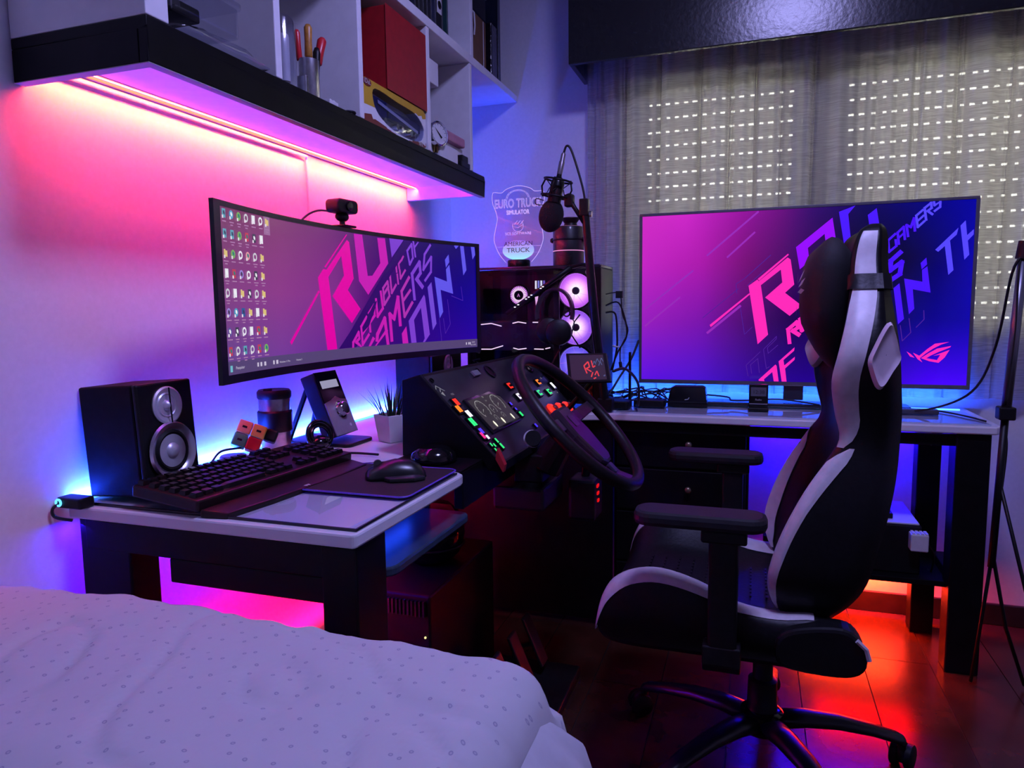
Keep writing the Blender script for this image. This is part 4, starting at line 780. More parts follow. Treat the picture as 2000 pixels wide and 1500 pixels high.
# small tablet on the dashboard end
t=thing('mini_display','small tilted display with colourful lettering at the right end of the dashboard','display',(-.465,2.08,.85))
TL,TR,BRm,BLm=Vector((-.543,2.10,.985)),Vector((-.416,2.10,.987)),Vector((-.394,2.065,.903)),Vector((-.525,2.065,.897))
def md(u,v,d=0):
    q=(BLm*(1-u)+BRm*u)*(1-v)+(TL*(1-u)+TR*u)*v; return q+Vector((.05,-.92,.38)).normalized()*d
MB().prism([(0,0),(1,0),(1,1),(0,1)],lambda u,v:md(u,v,0),lambda u,v:md(u,v,-.012)).build('case',BLK,t,bev=.003)
s=MB().prism([(.08,.09),(.90,.09),(.90,.93),(.08,.93)],lambda u,v:md(u,v,.0003),lambda u,v:md(u,v,.0008)).build('screen',emat('mini screen',lin((46,32,56))),t)
b=MB(); c=MB()
def quad(b,P,w_):
    for a,e in zip(P[:-1],P[1:]):
        d=Vector((e[0]-a[0],e[1]-a[1])).normalized(); n_=Vector((-d.y*.7,d.x))*w_; b.poly([md(x,y,.0012) for x,y in ((a[0]+n_.x,a[1]+n_.y),(e[0]+n_.x,e[1]+n_.y),(e[0]-n_.x,e[1]-n_.y),(a[0]-n_.x,a[1]-n_.y))])
quad(b,[(.46,.30),(.41,.56),(.52,.70),(.54,.52),(.45,.46)],.022); quad(b,[(.46,.46),(.57,.36)],.022); quad(b,[(.60,.74),(.62,.5),(.68,.56)],.02); quad(b,[(.55,.18),(.60,.34)],.02); quad(b,[(.64,.24),(.7,.38),(.73,.2)],.018); quad(b,[(.6,.12),(.66,.16)],.02)
for x,y in ((.62,.72),(.7,.8),(.76,.7),(.8,.82)): quad(c,[(x,y-.14),(x+.05,y),(x+.08,y-.12)],.012)
quad(c,[(.84,.2),(.88,.24)],.02)
b.build('wallpaper_lettering',emat('mini red',lin((225,60,70))),s,recalc=False); c.build('wallpaper_strokes',emat('mini blue',lin((80,90,135))),s,recalc=False)
MB().tube([(-.46,2.095,.90),(-.50,2.15,.86),(-.56,2.2,.80)],.008,8).build('support_arm',BLK,t)
# ================================================================= tower computer
t=thing('tower_computer','black glass sided tower computer with three violet lit fans','computer',(-.75,2.53,HD+.001))
x0,x1,y0,y1,z0,z1=-1.0,-.50,2.42,2.64,.785,1.272
CASE=mat('case steel',(.004,.004,.005),.4,noise=.2,spec=.2)
MB().box(x0,x1,y0,y1,z1-.012,z1).build('top_panel',mat('case top',(.03,.02,.035),.18,.4,noise=.2),t,bev=.003)
MB().box(x0,x1,y0,y1,z0,z0+.012).build('bottom_panel',CASE,t,bev=.002); MB().box(x1-.028,x1,y0,y1,z0+.012,z1-.012).build('front_panel',CASE,t,bev=.003)
MB().box(x0,x0+.01,y0,y1,z0+.012,z1-.012).build('rear_panel',CASE,t); MB().box(x0+.01,x1-.028,y1-.012,y1,z0+.012,z1-.012).build('back_tray',CASE,t)
for q in ((x0+.05,y0+.03),(x1-.05,y0+.03),(x0+.05,y1-.03),(x1-.05,y1-.03)): MB().cyl((*q,HD+.0005),(*q,z0),.015,n=12).build('foot',BLK,t)
MB().box(x0+.004,x1-.030,y0,y0+.003,z0+.014,z1-.014).build('glass_panel',glass('smoked case glass',(.93,.9,.95),.0),t)
for q in ((-.545,1.245),(-.545,.82),(-.97,1.245)): MB().cyl((q[0],y0-.006,q[1]),(q[0],y0+.004,q[1]),.009,n=14).build('thumb_screw',STEEL,t,smooth='a')
b=MB().box(x0+.012,x0+.03,y0+.01,y1-.02,.80,1.25); b.build('rear_bracket',CASE,t)
def vdisc(nm,c,ax,radii,cols,m,parent,n=36):
    ax=Vector(ax).normalized(); b=MB(); u=ax.orthogonal().normalized(); v=ax.cross(u); c=Vector(c)
    b.ring([[c+(u*math.cos(2*pi*j/n)+v*math.sin(2*pi*j/n))*max(r,.0005) for j in range(n)] for r in radii],True,False)
    o=b.build(nm,m,parent,recalc=False); a=o.data.color_attributes.new('Col','FLOAT_COLOR','POINT'); cc=c-WL[o.name]
    for vv,aa in zip(o.data.vertices,a.data):
        r=(vv.co-cc).length; k=min(range(len(radii)),key=lambda i:abs(radii[i]-r)); aa.color=(*lin(cols[k]),1)
    return o
FANM=vcol_mat('fan glow',1.35,.4)
for z,cs in ((1.184,((255,250,255),(255,225,255),(240,165,255),(205,110,240),(175,85,215),(190,110,235))),(1.053,((255,250,255),(250,215,255),(205,145,250),(150,90,225),(135,80,215),(170,110,235))),(.923,((235,230,255),(190,180,255),(130,120,240),(105,90,225),(95,80,210),(130,115,235)))):
    f=MB().ring([[(-.605+r*math.cos(2*pi*j/40),y,z+r*math.sin(2*pi*j/40)) for j in range(40)] for r,y in ((.0655,2.475),(.0655,2.50),(.0625,2.50),(.0625,2.475),(.0655,2.475))],True,False).build('fan',CASE,t,smooth='a')
    vdisc('fan_light',(-.605,2.492,z),(0,-1,0),[.012,.022,.036,.048,.058,.0622],cs,FANM,f)
    MB().lathe([(.0135,0),(.0135,.006),(.011,.008),(0,.008)],(-.605,2.490,z),(0,-1,0),20).build('fan_hub',mat('fan hub',(.12,.05,.12),.35),f,smooth='a')
    b=MB()
    for k in range(9):
        a=2*pi*k/9; b.poly([(-.605+r*math.cos(q),2.4885+.002*i,z+r*math.sin(q)) for i,(r,q) in enumerate(((.0135,a),(.060,a+.35),(.060,a+.37),(.0135,a+.05)))])
    b.build('fan_blades',emat('lit fan blade',lin((188,112,225)),1.1),f)
# cooler
cc=(-.823,2.50,1.172)
f=MB().lathe([(.040,0),(.041,.03),(.036,.032),(.034,.026),(0,.025)],(cc[0],2.53,cc[2]),(0,-1,0),36).build('cpu_cooler',BLK,t,smooth='a')
vdisc('cooler_light',(cc[0],2.4985,cc[2]),(0,-1,0),[.017,.021,.028,.034],((235,150,235),(255,240,255),(240,180,250),(160,80,190)),FANM,f)
MB().lathe([(.0175,.0),(.0175,.006),(0,.006)],(cc[0],2.4995,cc[2]),(0,-1,0),24).build('cooler_cap',CASE,f,smooth='a')
b=MB()
for k in range(30):
    a=2*pi*k/30; b.poly([(cc[0]+r*math.cos(q),2.4975,cc[2]+r*math.sin(q)) for r,q in ((.019,a),(.034,a),(.034,a+.06),(.019,a+.06))])
b.build('cooler_fins',mat('fin dark',(.03,.01,.03),.4),f)['kind']='stuff'
MB().prism([(-.006,-.006),(0,.007),(.006,-.006),(.003,-.006),(0,.001),(-.003,-.006)],lambda a,c_:(cc[0]+a,2.4933,cc[2]+c_),lambda a,c_:(cc[0]+a,2.493,cc[2]+c_)).build('cooler_emblem',emat('emblem glow',lin((190,120,190))),f)
MB().box(-.93,-.70,2.60,2.622,1.00,1.25).build('motherboard',mat('board black',(.006,.006,.009),.35,noise=.6,scale=60),t)
for k in range(4):
    r=MB().box(-.770+k*.0105,-.7635+k*.0105,2.53,2.60,1.095,1.225).build('memory_stick',BLK,t)
    MB().box(-.770+k*.0105,-.7635+k*.0105,2.5285,2.53,1.195,1.225).build('memory_light',emat('ram %d'%k,lin(((235,240,255),(120,130,220),(225,235,255),(110,90,190))[k])),r)
q=MB().prism([(-.770,1.165),(-.757,1.168),(-.760,1.150),(-.764,1.110),(-.768,1.150)],lambda a,c_:(a,2.5265,c_),lambda a,c_:(a,2.526,c_)); q.build('board_light',emat('board glow',lin((240,190,245))),t)
g=MB().box(-.975,-.70,2.45,2.60,.97,1.078).build('graphics_card',mat('gpu shroud',(.012,.006,.010),.35,noise=.3),t,bev=.004)
MB().box(-.97,-.705,2.4485,2.4495,.985,1.062).build('gpu_face',mat('gpu face',(.018,.006,.012),.3,noise=.5,scale=30),g)
b=MB()
for P in (((-.955,1.066),(-.915,1.070),(-.875,1.060)),((-.832,1.070),(-.81,1.075),(-.78,1.070)),((-.755,1.073),(-.735,1.073)),((-.725,1.075),(-.71,1.075)),((-.955,.975),(-.915,.975),(-.87,.988)),((-.83,.98),(-.81,.975),(-.78,.979)),((-.75,.977),(-.715,.976)),((-.708,.978),(-.69,.982))):
    for a,e in zip(P[:-1],P[1:]): b.tube([(a[0],2.447,a[1]),(e[0],2.447,e[1])],.0017,6)
b.build('gpu_light_line',emat('gpu white',lin((250,225,255)),1.3),g)
for x in (-.925,-.822,-.735): MB().lathe([(.032,0),(.033,.002),(.030,.002),(.012,.0005),(.010,.003),(0,.003)],(x,2.4485,1.023),(0,-1,0),24).build('gpu_fan',mat('gpu fan',(.02,.01,.016),.3),g,smooth='a')
MB().box(x0+.012,x1-.03,y0+.012,y1-.014,z0+.013,.875).build('psu_shroud',CASE,t,bev=.002)
b=MB()
for k in range(9):
    z=.88+k*.04; b.tube([(x0+.04,2.44,z),(-.985,2.43,z+.015),(-.955,2.434,z+.02)],.004,6)
b.build('rear_cables',CAB,t)
# rod with small lights + headset
t=thing('light_rod','black rod with tiny white lights leaning across the computer window','light bar',(-.71,2.40,1.1))
a,e=Vector((-.835,2.395,1.105)),Vector((-.60,2.395,1.262)); d=(e-a).normalized()
MB().tube([a,a+d*.2,e],[.008,.0085,.010],10).build('rod',BLK,t,smooth=True)
MB().tube([(-.645,2.40,1.225),(-.60,2.395,1.262),(-.56,2.40,1.27),(-.53,2.40,1.27)],.006,8).build('clamp_arm',BLK,t,smooth=True)
for k in (.04,.055,.09,.102,.114,.155,.165): MB().ell(a+d*k+Vector((0,-.0088,.001)),(.0042,.0015,.002),8,6).build('led_dot',emat('rod led',lin((245,240,255)),1.2),t,smooth=True)
t=thing('headset','large black headset hanging in front of the computer fans','headset',(-.65,2.375,.99))
PADM=mat('headset cushion',(.006,.005,.008),.6,noise=.3)
hb=[Vector((-.65+.062*math.cos(a),2.365+.012*math.sin(a),1.105+.082*math.sin(a))) for a in [math.radians(-15+210*k/24) for k in range(25)]]
b=MB(); b.ring([[p+Vector((math.cos(a),0,math.sin(a)))*r+Vector((0,w_,0)) for r,w_ in ((-.004,-.014),(.006,-.016),(.006,.016),(-.004,.014))] for p,a in zip(hb,[math.radians(-15+210*k/24) for k in range(25)])]); b.build('headband',mat('headband',(.016,.008,.016),.4),t,bev=.002)
for c,rx in (((-.632,2.345,1.040),1),((-.672,2.372,1.045),.8)):
    e=MB().lathe([(.030,-.022),(.044,-.018),(.046,.0),(.043,.012),(.032,.018),(0,.019)],c,(.25,-1,.05),28).build('ear_cup',BLK,t,smooth='a'); MB().torus(Vector(c)+Vector((-.004,.02,0)),(.25,-1,.05),.034,.012,28,8).build('ear_pad',PADM,e,smooth=True)
b=MB(); b.torus((-.612,2.382,1.105),(0,1,0),.011,.0025,16,6); b.tube([(-.600,2.382,1.10),(-.585,2.382,1.075),(-.565,2.382,1.10)],.003,6).tube([(-.585,2.382,1.075),(-.595,2.382,1.03),(-.565,2.385,.985)],.0028,6); b.build('hinge_yoke',DARKM,t,smooth=True)
MB().tube(spline([(-.62,2.37,1.0),(-.64,2.37,.97),(-.66,2.36,.93),(-.68,2.365,.90)],6),.003,6).build('cable',CAB,t)
MB().box(-.66,-.64,2.384,2.396,HD+.001,1.178).build('hanging_post',BLK,t,bev=.002)
# things on the computer
t=thing('smart_speaker','black cylindrical voice speaker with light rings on top of the computer','speaker',(-.642,2.53,1.272))
c=(-.642,2.53,1.2725)
MB().lathe([(.052,0),(.056,.004),(.056,.056),(.056,.062),(.056,.136),(.053,.141),(.05,.142),(0,.142)],c,n=40).build('body',mat('speaker mesh',(.01,.008,.012),.45,noise=.5,scale=300,coat=.2),t,smooth='a')
for z in (.055,.1405): MB().torus((c[0],c[1],c[2]+z),(0,0,1),.0555 if z<.1 else .050,.0017,48,6).build('light_ring',emat('pink ring',lin((225,150,210))),t,smooth=True)
for s in (-1,1): MB().lathe([(.008,0),(.01,.004),(.006,.01),(0,.01)],(c[0]+s*.056,c[1]-.005,c[2]+.095),(s,0,0),12).build('side_knob',BLK,t,smooth='a')
MB().torus((c[0],c[1],c[2]+.095),(0,0,1),.0565,.003,40,6).build('band',BLK,t,smooth=True)
b=MB()
for k in range(5): b.tube([(c[0]-.024+.002*k+.0480*j/8-.004*k*j/8,c[1]-.0565+((j-4)/4*(.024-.002*k))**2*9,c[2]+.036-.006*k-.006*math.sin(pi*j/8)) for j in range(9)],.0005,4)
b.build('wave_emblem',mat('grey print',(.08,.08,.1),.4),t)
tag(MB().lathe([(.026,0),(.022,.012),(.034,.028),(.033,.031),(0,.030)],(-.634,2.53,1.4147),n=24).build('funnel_cap',BLK,smooth='a'),'flared black cap standing on the cylindrical voice speaker','cap')
t=thing('acrylic_lamp','engraved acrylic truck plaque lamp glowing on top of the computer','lamp',(-.835,2.53,1.272))
MB().lathe([(.040,0),(.042,.003),(.042,.026),(.039,.030),(0,.030)],(-.832,2.53,1.2725),n=32).build('lamp_base',BLK,t,smooth='a')
out=[(-.05,.0),(-.075,.03),(-.093,.07),(-.095,.10),(-.085,.145),(-.082,.165),(-.09,.195),(-.10,.22),(-.098,.258),(-.065,.255),(-.045,.268),(0,.278),(.045,.268),(.065,.255),(.098,.252),(.10,.22),(.09,.195),(.082,.165),(.085,.145),(.095,.10),(.093,.07),(.075,.03),(.05,0)]
oo=[(p.x,p.y) for p in spline([(a,c_,0) for a,c_ in out],3)]
ac=lambda a,c_,d=0:(-.833+a,2.53-.003-d,1.295+c_)
MB().prism(oo,lambda a,c_:ac(a,c_,-.006),lambda a,c_:ac(a,c_,0)).build('acrylic_plate',glass('acrylic',(.93,.9,.98),.02),t)
ENG=emat('engraving glow',lin((205,175,255)),1.1); ENG2=emat('engraving bright',lin((170,225,255)),1.0)
MB().tube([ac(a,c_,-.003) for a,c_ in oo],.0011,5).build('glowing_edge',ENG,t)
b=MB()
def outl(txt,size,x,y,sx=1):
    vs,fs=textmesh(txt); ed={}
    for f in fs:
        for i in range(len(f)):
            k=(f[i],f[(i+1)%len(f)]); kk=(min(k),max(k)); ed[kk]=ed.get(kk,0)+1
    for (i,j),n_ in ed.items():
        if n_==1:
            A,E=Vector(vs[i]),Vector(vs[j]); d=E-A
            if d.length<1e-6: continue
            q=Vector((-d.y,d.x)).normalized()*.0008/size
            b.poly([ac(x+p.x*size*sx,y+p.y*size,.0006) for p in (A+q,E+q,E-q,A-q)])
outl('EURO TRUCK',.045,0,.200,.66); outl('SIMULATOR',.022,0,.175,.75)
for r in (.040,.045):
    b.tube([ac(r*math.cos(a),.232+r*math.sin(a)*.7,.0006) for a in [pi*k/16 for k in range(17)]],.0005,4)
for k in range(9): a=pi*(k+.5)/9; b.cyl(ac(.0425*math.cos(a),.232+.030*math.sin(a),.0004),ac(.0425*math.cos(a),.232+.030*math.sin(a),.001),.0012,n=5)
b.tube([ac(.021*math.cos(a),.132+.02*math.sin(a),.0006) for a in [math.radians(150+260*k/16) for k in range(17)]],.0006,4)
for k in range(3): b.tube([ac(-.014+.012*k,.138,.0006),ac(-.002+.012*k,.152,.0006)],.0007,4)
b.tube([ac(-.024,.132,.0006),ac(.0,.126,.0006),(ac(.02,.136,.0006))],.0006,4)
b.build('engraved_print',ENG,t,recalc=False)
MB().text('SCS SOFTWARE',lambda x,y:ac(x,.100+y,.0006),.0145).build('maker_text',ENG,t,recalc=False)
vd=[(.062*math.cos(a),.044+.034*math.sin(a)) for a in [2*pi*k/32 for k in range(32)]]
o=MB().ring([[ac(.062*k*math.cos(a),.044+.036*k*math.sin(a),.0004) for a in [2*pi*j/32 for j in range(32)]] for k in (1,.7,.35,.02)],True,False).build('engraved_globe',vcol_mat('globe glow',1,.4),t,recalc=False)
a_=o.data.color_attributes.new('Col','FLOAT_COLOR','POINT')
for v,a in zip(o.data.vertices,a_.data):
    k=max(0,min(1,(v.co.z+WL[o.name].z-1.303)/.072)); c1=(150,245,255);c2=(150,110,240); a.color=(*lin(tuple(c1[i]*(1-k)+c2[i]*k for i in range(3))),1)
DB=mat('engraved dark letters',(.01,.01,.05),.4)
MB().text('AMERICAN',lambda x,y:ac(x,.060+y,.0009),.0225).text('TRUCK',lambda x,y:ac(x*1.15,.036+y,.0009),.024).build('title_text',DB,t,recalc=False)
b=MB(); b.tube([ac(-.088,.058,.0006),ac(.09,.058,.0006)],.0006,4).tube([ac(-.088,.036,.0006),ac(.09,.034,.0006)],.0005,4); b.build('rule_line',ENG,t)
# microphone on its boom stand
t=thing('boom_microphone','black studio microphone with foam windscreen in a shock mount on a boom stand','microphone',(-.50,2.3,HD))
b=MB(); b.tube([(-.475,2.38,HD+.02),(-.50,2.31,1.10),(-.527,2.30,1.43)],[.0155,.0150,.0125],12); b.build('stand_tube',DARKM,t,smooth='a')
MB().box(-.50,-.45,2.36,2.41,HD+.005,HD+.05).build('desk_clamp',BLK,t,bev=.004)
MB().box(-.545,-.515,2.285,2.315,1.42,1.475).build('elbow_joint',DARKM,t,bev=.004); MB().cyl((-.513,2.30,1.425),(-.505,2.30,1.425),.010,n=14).build('joint_screw',STEEL,t,smooth='a')
MB().tube([(-.53,2.30,1.40),(-.56,2.295,1.445),(-.588,2.295,1.49)],[.009,.007,.010],10).build('short_arm',BLK,t,smooth=True)
ma=Vector((.22,0,1)).normalized(); mcn=Vector((-.626,2.30,1.50))
MB().lathe([(.018,-.045),(.0225,-.043),(.0225,.035),(.018,.045),(.009,.052),(.008,.060),(0,.060)],mcn,ma,24).build('mic_body',mat('mic body',(.012,.012,.016),.3,.5),t,smooth='a')
MB().ell(mcn-ma*.075,(.041,.041,.054),24,16,M=Vector((0,0,1)).rotation_difference(ma).to_matrix()).build('foam_windscreen',mat('foam',(.004,.003,.006),.95,noise=.4,scale=300,bump=.4),t,smooth=True)
MB().lathe([(.009,.06),(.0095,.10),(.008,.102),(.0075,.125),(.004,.13)],mcn,ma,16).build('xlr_plug',mat('plug grey',(.25,.22,.25),.35,.6),t,smooth='a')
b=MB()
for k in (.04,-.012): b.torus(mcn+ma*k,ma,.046,.0034,32,8)
for k in range(4):
    a=math.radians(45+90*k); u=ma.orthogonal().normalized(); v=ma.cross(u); d=u*math.cos(a)+v*math.sin(a); b.tube([mcn+ma*.045+d*.042,mcn+ma*.015+d*.052,mcn-ma*.018+d*.042],.0032,6)
b.build('shock_mount',BLK,t,smooth=True)
b=MB()
for k in range(8):
    a=math.radians(22+45*k); a2=a+math.radians(40); u=ma.orthogonal().normalized(); v=ma.cross(u); b.tube([mcn+ma*(.04 if k%2 else -.012)+(u*math.cos(a)+v*math.sin(a))*.042,mcn+ma*.014+(u*math.cos(a2)+v*math.sin(a2))*.0225],.0016,5)
b.build('elastic_cords',CAB,t)
b=MB(); b.tube(spline([mcn+Vector((-.035,-.02,-.025)),mcn+Vector((-.062,-.02,-.018)),mcn+Vector((-.062,-.02,-.036)),mcn+Vector((-.03,-.02,-.040))],5),.0016,5); b.build('cord_loop',CAB,t)
MB().box(-.595,-.565,2.285,2.315,1.452,1.492).build('mount_knuckle',BLK,t,bev=.005)
tp=mcn+ma*.128
MB().tube(spline([tp,tp+Vector((.010,0,.022)),(-.573,2.30,1.632),(-.549,2.30,1.56),(-.533,2.30,1.50),(-.527,2.30,1.455)],7),.0038,8).build('mic_cable',CAB,t,smooth=True)
b=MB(); b.tube(spline([(-.499,2.5,1.13),(-.455,2.5,1.14),(-.43,2.5,1.08),(-.425,2.5,1.02),(-.455,2.5,.965),(-.48,2.5,.90)],6),.003,6)
b.tube(spline([(-.499,2.5,1.105),(-.465,2.5,1.10),(-.458,2.5,1.02),(-.46,2.5,.97),(-.475,2.5,.90)],6),.0035,6); b.tube(spline([(-.499,2.5,1.17),(-.45,2.5,1.17),(-.44,2.5,1.1),(-.42,2.5,1.04),(-.445,2.5,.98),(-.447,2.5,.93)],6),.0022,6)
b.box(-.462,-.438,2.49,2.505,1.155,1.18).cyl((-.447,2.5,.93),(-.443,2.5,.905),.006)
tag(b.build('usb_cables',CAB),'bundle of black usb cables hanging from the computer front','cables')
tag(MB().torus((-.462,2.5,.985),(0.2,0,1),.011,.003,20,6).build('cable_tie',WHITEP,smooth=True),'pale cable tie ring around the hanging usb cables','cable tie')
# ================================================================= television and the back desk
tx0,tx1,tz0,tz1,ty=-.403,.6715,.841,1.461,2.65
t=thing('television','large flat television with gaming wallpaper standing on the back desk','television',(.13,2.67,HD))
ALB=mat('tv bezel',(.2,.19,.22),.3,.6,noise=.1)
b=MB(); e=.010
b.box(tx0,tx1,ty-.004,ty+.03,tz1-e,tz1).box(tx0,tx1,ty-.004,ty+.03,tz0,tz0+.014).box(tx0,tx0+e,ty-.004,ty+.03,tz0+.014,tz1-e).box(tx1-e,tx1,ty-.004,ty+.03,tz0+.014,tz1-e)
b.build('bezel',ALB,t,bev=.0015)
MB().box(tx0+.004,tx1-.004,ty+.008,ty+.03,tz0+.004,tz1-.004).box(tx0+.15,tx1-.15,ty+.03,ty+.043,tz0+.03,tz1-.25).build('back_shell',BLK,t,bev=.003)
def tcol(u,v):
    lo=cmap([(0,(92,18,228)),(.2,(72,10,205)),(.4,(42,2,145)),(.6,(32,0,140)),(.75,(50,0,200)),(.9,(72,0,255)),(1,(70,0,255))],u)
    ml=cmap([(0,(150,28,190)),(.2,(120,15,170)),(.35,(75,5,110)),(.5,(28,0,75)),(.7,(8,0,55)),(.85,(5,0,130)),(1,(10,0,165))],u)
    mh=cmap([(0,(195,35,195)),(.2,(170,22,170)),(.35,(115,10,115)),(.5,(60,5,95)),(.65,(12,0,40)),(.8,(3,0,45)),(.9,(2,0,100)),(1,(5,0,165))],u)
    hi=cmap([(0,(208,42,195)),(.15,(205,38,200)),(.3,(160,20,165)),(.45,(105,12,125)),(.55,(50,8,105)),(.7,(12,4,85)),(.85,(2,0,120)),(1,(0,0,160))],u)
    return cmap([(0,lo),(.35,ml),(.7,mh),(1,hi)],v)
sx0_,sx1_,sz0_,sz1_=tx0+e,tx1-e,tz0+.014,tz1-e
scr=grid_screen('screen',lambda u,v:Vector((sx0_+(sx1_-sx0_)*u,ty,sz0_+(sz1_-sz0_)*v)),tcol,48,28,vcol_mat('tv screen',1.,.18),t)
UA=1.
pflat('wallpaper_print',TVP,TVS,lambda x,z,o:Vector((x,ty-o,z)),(sx0_,sx1_,sz0_,sz1_),{'p':(255,40,185),'v':(150,0,255),'b':(72,18,255),'l':(85,70,255),'f':(75,30,150),'g':(150,40,185)},1.,scr)
st=MB().box(.105,.17,ty+.012,ty+.03,.79,.842).build('stand_neck',mat('stand neck',(.06,.06,.09),.3,.5),t,bev=.002)
MB().pz(rrect(-.28,.50,2.60,2.70,.02),HD+.0048,HD+.018).build('stand_base',mat('stand base',(.03,.03,.045),.25,.3),t,bev=.003)
t=thing('wifi_router','dark router box with upright antenna beside the cable tangle','router',(-.46,2.49,HD+.005))
MB().pz(rrect(-.50,-.405,2.43,2.52,.012),HD+.0047,HD+.032).build('router_case',BLK,t,bev=.004); MB().tube([(-.412,2.50,HD+.03),(-.412,2.50,HD+.06),(-.412,2.50,.965)],[.006,.005,.0045],8).build('antenna',BLK,t,smooth='a')
tag(MB().pz(rrect(-.40,-.29,2.50,2.57,.01),HD+.0047,HD+.030).build('hdmi_splitter',BLK,bev=.003),'flat black box lying right of the router antenna','box')
t=thing('set_top_box','black tapered media box with silver mark below the television','media box',(-.215,2.58,HD+.005))
MB().prism([(-.285,.783),(-.148,.783),(-.155,.836),(-.165,.842),(-.262,.842),(-.275,.836)],lambda a,c_:(a,2.545,c_),lambda a,c_:(a,2.598,c_)).build('case',BLKG,t,bev=.004)
MB().box(-.285,-.148,2.55,2.595,HD+.0047,.783).build('foot',BLK,t); MB().tube([(-.225,2.5445,.795),(-.213,2.5445,.797),(-.21,2.5445,.803)],.0012,5).build('mark',WHITEP,t)
t=thing('desk_clock','small black digital clock with grey display in front of the television','clock',(.02,2.52,HD+.005))
MB().box(-.010,.052,2.515,2.535,HD+.006,.858).build('case',BLKG,t,bev=.003); MB().box(-.012,.054,2.50,2.55,HD+.0047,HD+.014).build('foot',BLK,t,bev=.002)
d=MB().box(-.004,.046,2.5140,2.5149,.818,.848).build('display',mat('lcd',(.09,.10,.12),.4),t)
b=MB().text('12:38',lambda x,y:(.021+x,2.5137,.826+y),.0175); b.build('digits',mat('lcd digits',(.008,.01,.012),.4),d,recalc=False)
MB().text('Radio',lambda x,y:(.021+x,2.5148,.803+y),.009).build('maker_text',mat('clock print',(.35,.35,.4),.4),t,recalc=False); MB().box(-.008,.05,2.5142,2.515,.790,.793).build('trim_line',mat('clock trim',(.25,.25,.3),.3),t)
tag(MB().pz(rrect(.44,.565,2.54,2.575,.006),HD+.0047,HD+.020).build('remote_control',mat('grey remote',(.05,.05,.075),.4),bev=.003),'slim grey remote lying on the glass right of the chair back','remote')
def cab(nm,label,P,r=.0035,n=7): return tag(MB().tube(spline(P,n),r,6).build(nm,CAB,smooth=True),label,'cable')
cab('power_cable','thick black cable rising from the desk to the left edge of the television',[(-.50,2.56,.80),(-.47,2.60,.86),(-.43,2.63,.93),(-.405,2.655,1.0)],.0045)
cab('display_cable','black cable looping from the small display down to the desk',[(-.40,2.12,.93),(-.375,2.2,.93),(-.36,2.35,.87),(-.37,2.42,.79),(-.40,2.54,.775)],.0045)
cab('long_cable','long thin cable running along the desk under the television to the media box',[(-.50,2.62,.805),(-.35,2.63,.812),(-.1,2.635,.80),(-.06,2.6,.79),(.09,2.59,.80),(.22,2.60,.783)],.003)
cab('arched_cable','short black cable arching onto the desk beside the media box',[(-.45,2.58,.79),(-.38,2.585,.815),(-.33,2.585,.815),(-.29,2.585,.79)],.003)
b=MB(); random.seed(11)
for k in range(9):
    P=[Vector((-.53+.30*i/5+random.uniform(-.03,.03),2.55+random.uniform(0,.09),HD+.010+random.uniform(0,.055))) for i in range(6)]; b.tube(spline(P,5),random.choice((.0018,.0024,.003)),5)
o=tag(b.build('cable_tangle',CAB),'tangle of thin black cables on the desk corner behind the router','cables'); o['kind']='stuff'
# under the back desk
dk=bpy.data.objects['corner_desk']
MB().box(.12,.585,2.42,2.74,.25,.268).build('lower_board',BLKW,dk,bev=.002)
t=thing('power_supply_box','black box with blue lit pale top on the low board under the desk','box',(.37,2.6,.268))
MB().box(.22,.515,2.46,2.74,.2685,.425).build('case',BLK,t,bev=.004); MB().box(.225,.51,2.465,2.735,.425,.432).build('top_plate',WHITEP,t,bev=.003); MB().box(.38,.44,2.5,2.56,.432,.45).build('plug',BLK,t,bev=.003)
t=thing('white_adapter','small white power adapter hanging beside the low board','adapter',(.51,2.41,.36))
MB().box(.478,.528,2.417,2.4585,.355,.41).build('adapter_body',WHITEP,t,bev=.004)
b=MB()
for k in range(4): b.box(.482+k*.012,.490+k*.012,2.42,2.455,.41,.413)
b.build('adapter_ribs',WHITEP,t); MB().tube(spline([(.528,2.43,.38),(.55,2.45,.34),(.555,2.5,.27),(.55,2.52,.269)],5),.003,6).build('cable',CAB,t)
tag(MB().box(.2,.52,2.735,2.745,.228,.2495).build('led_strip',emat('red led tape',(1,.12,.05),3)),'red led strip under the low board near the floor','led strip')
tag(MB().box(-1.15,-1.14,.97,1.95,.185,.20).build('led_strip',emat('red led tape',(1,.12,.05),3)),'red led strip behind the near desk close to the bed','led strip')
bpy.data.objects['led_strip.002']; MB().box(-1.218,-1.15,1.0,1.02,.186,.198).build('bracket',BLK,bpy.data.objects['led_strip.003'])
MB().box(-1.218,-1.15,1.9,1.92,.186,.198).build('bracket',BLK,bpy.data.objects['led_strip.003'])
# floor things under the dashboard
t=thing('amplifier_case','dark tower case with red lit vents on the floor under the dashboard','computer case',(-.80,1.75,0))
MB().box(-1.0,-.76,1.56,2.02,.003,.40).build('case',BLK,t,bev=.006)
b=MB()
for k in range(12): b.box(-.90+k*.011,-.895+k*.011,1.552,1.56,.345,.385)
b.build('vent_ribs',mat('vent rib',(.03,.02,.02),.4),t); MB().ell((-.775,1.558,.29),(.003,.003,.003),8,6).build('power_light',emat('yellow led',lin((255,240,150)),1.5),t)
t=thing('round_subwoofer','round glossy black speaker resting on the tower case','speaker',(-.86,1.80,.40))
MB().lathe([(.05,0),(.085,.03),(.10,.08),(.095,.13),(.06,.165),(0,.17)],(-.87,1.80,.4005),n=36).build('body',BLKG,t,smooth=True)
MB().torus((-.87,1.80,.455),(0,0,1),.096,.004,40,6).build('trim_ring',DARKM,t,smooth=True)
t=thing('pedal_set','dark metal driving pedals on the floor below the steering wheel','pedals',(-.60,1.8,0))
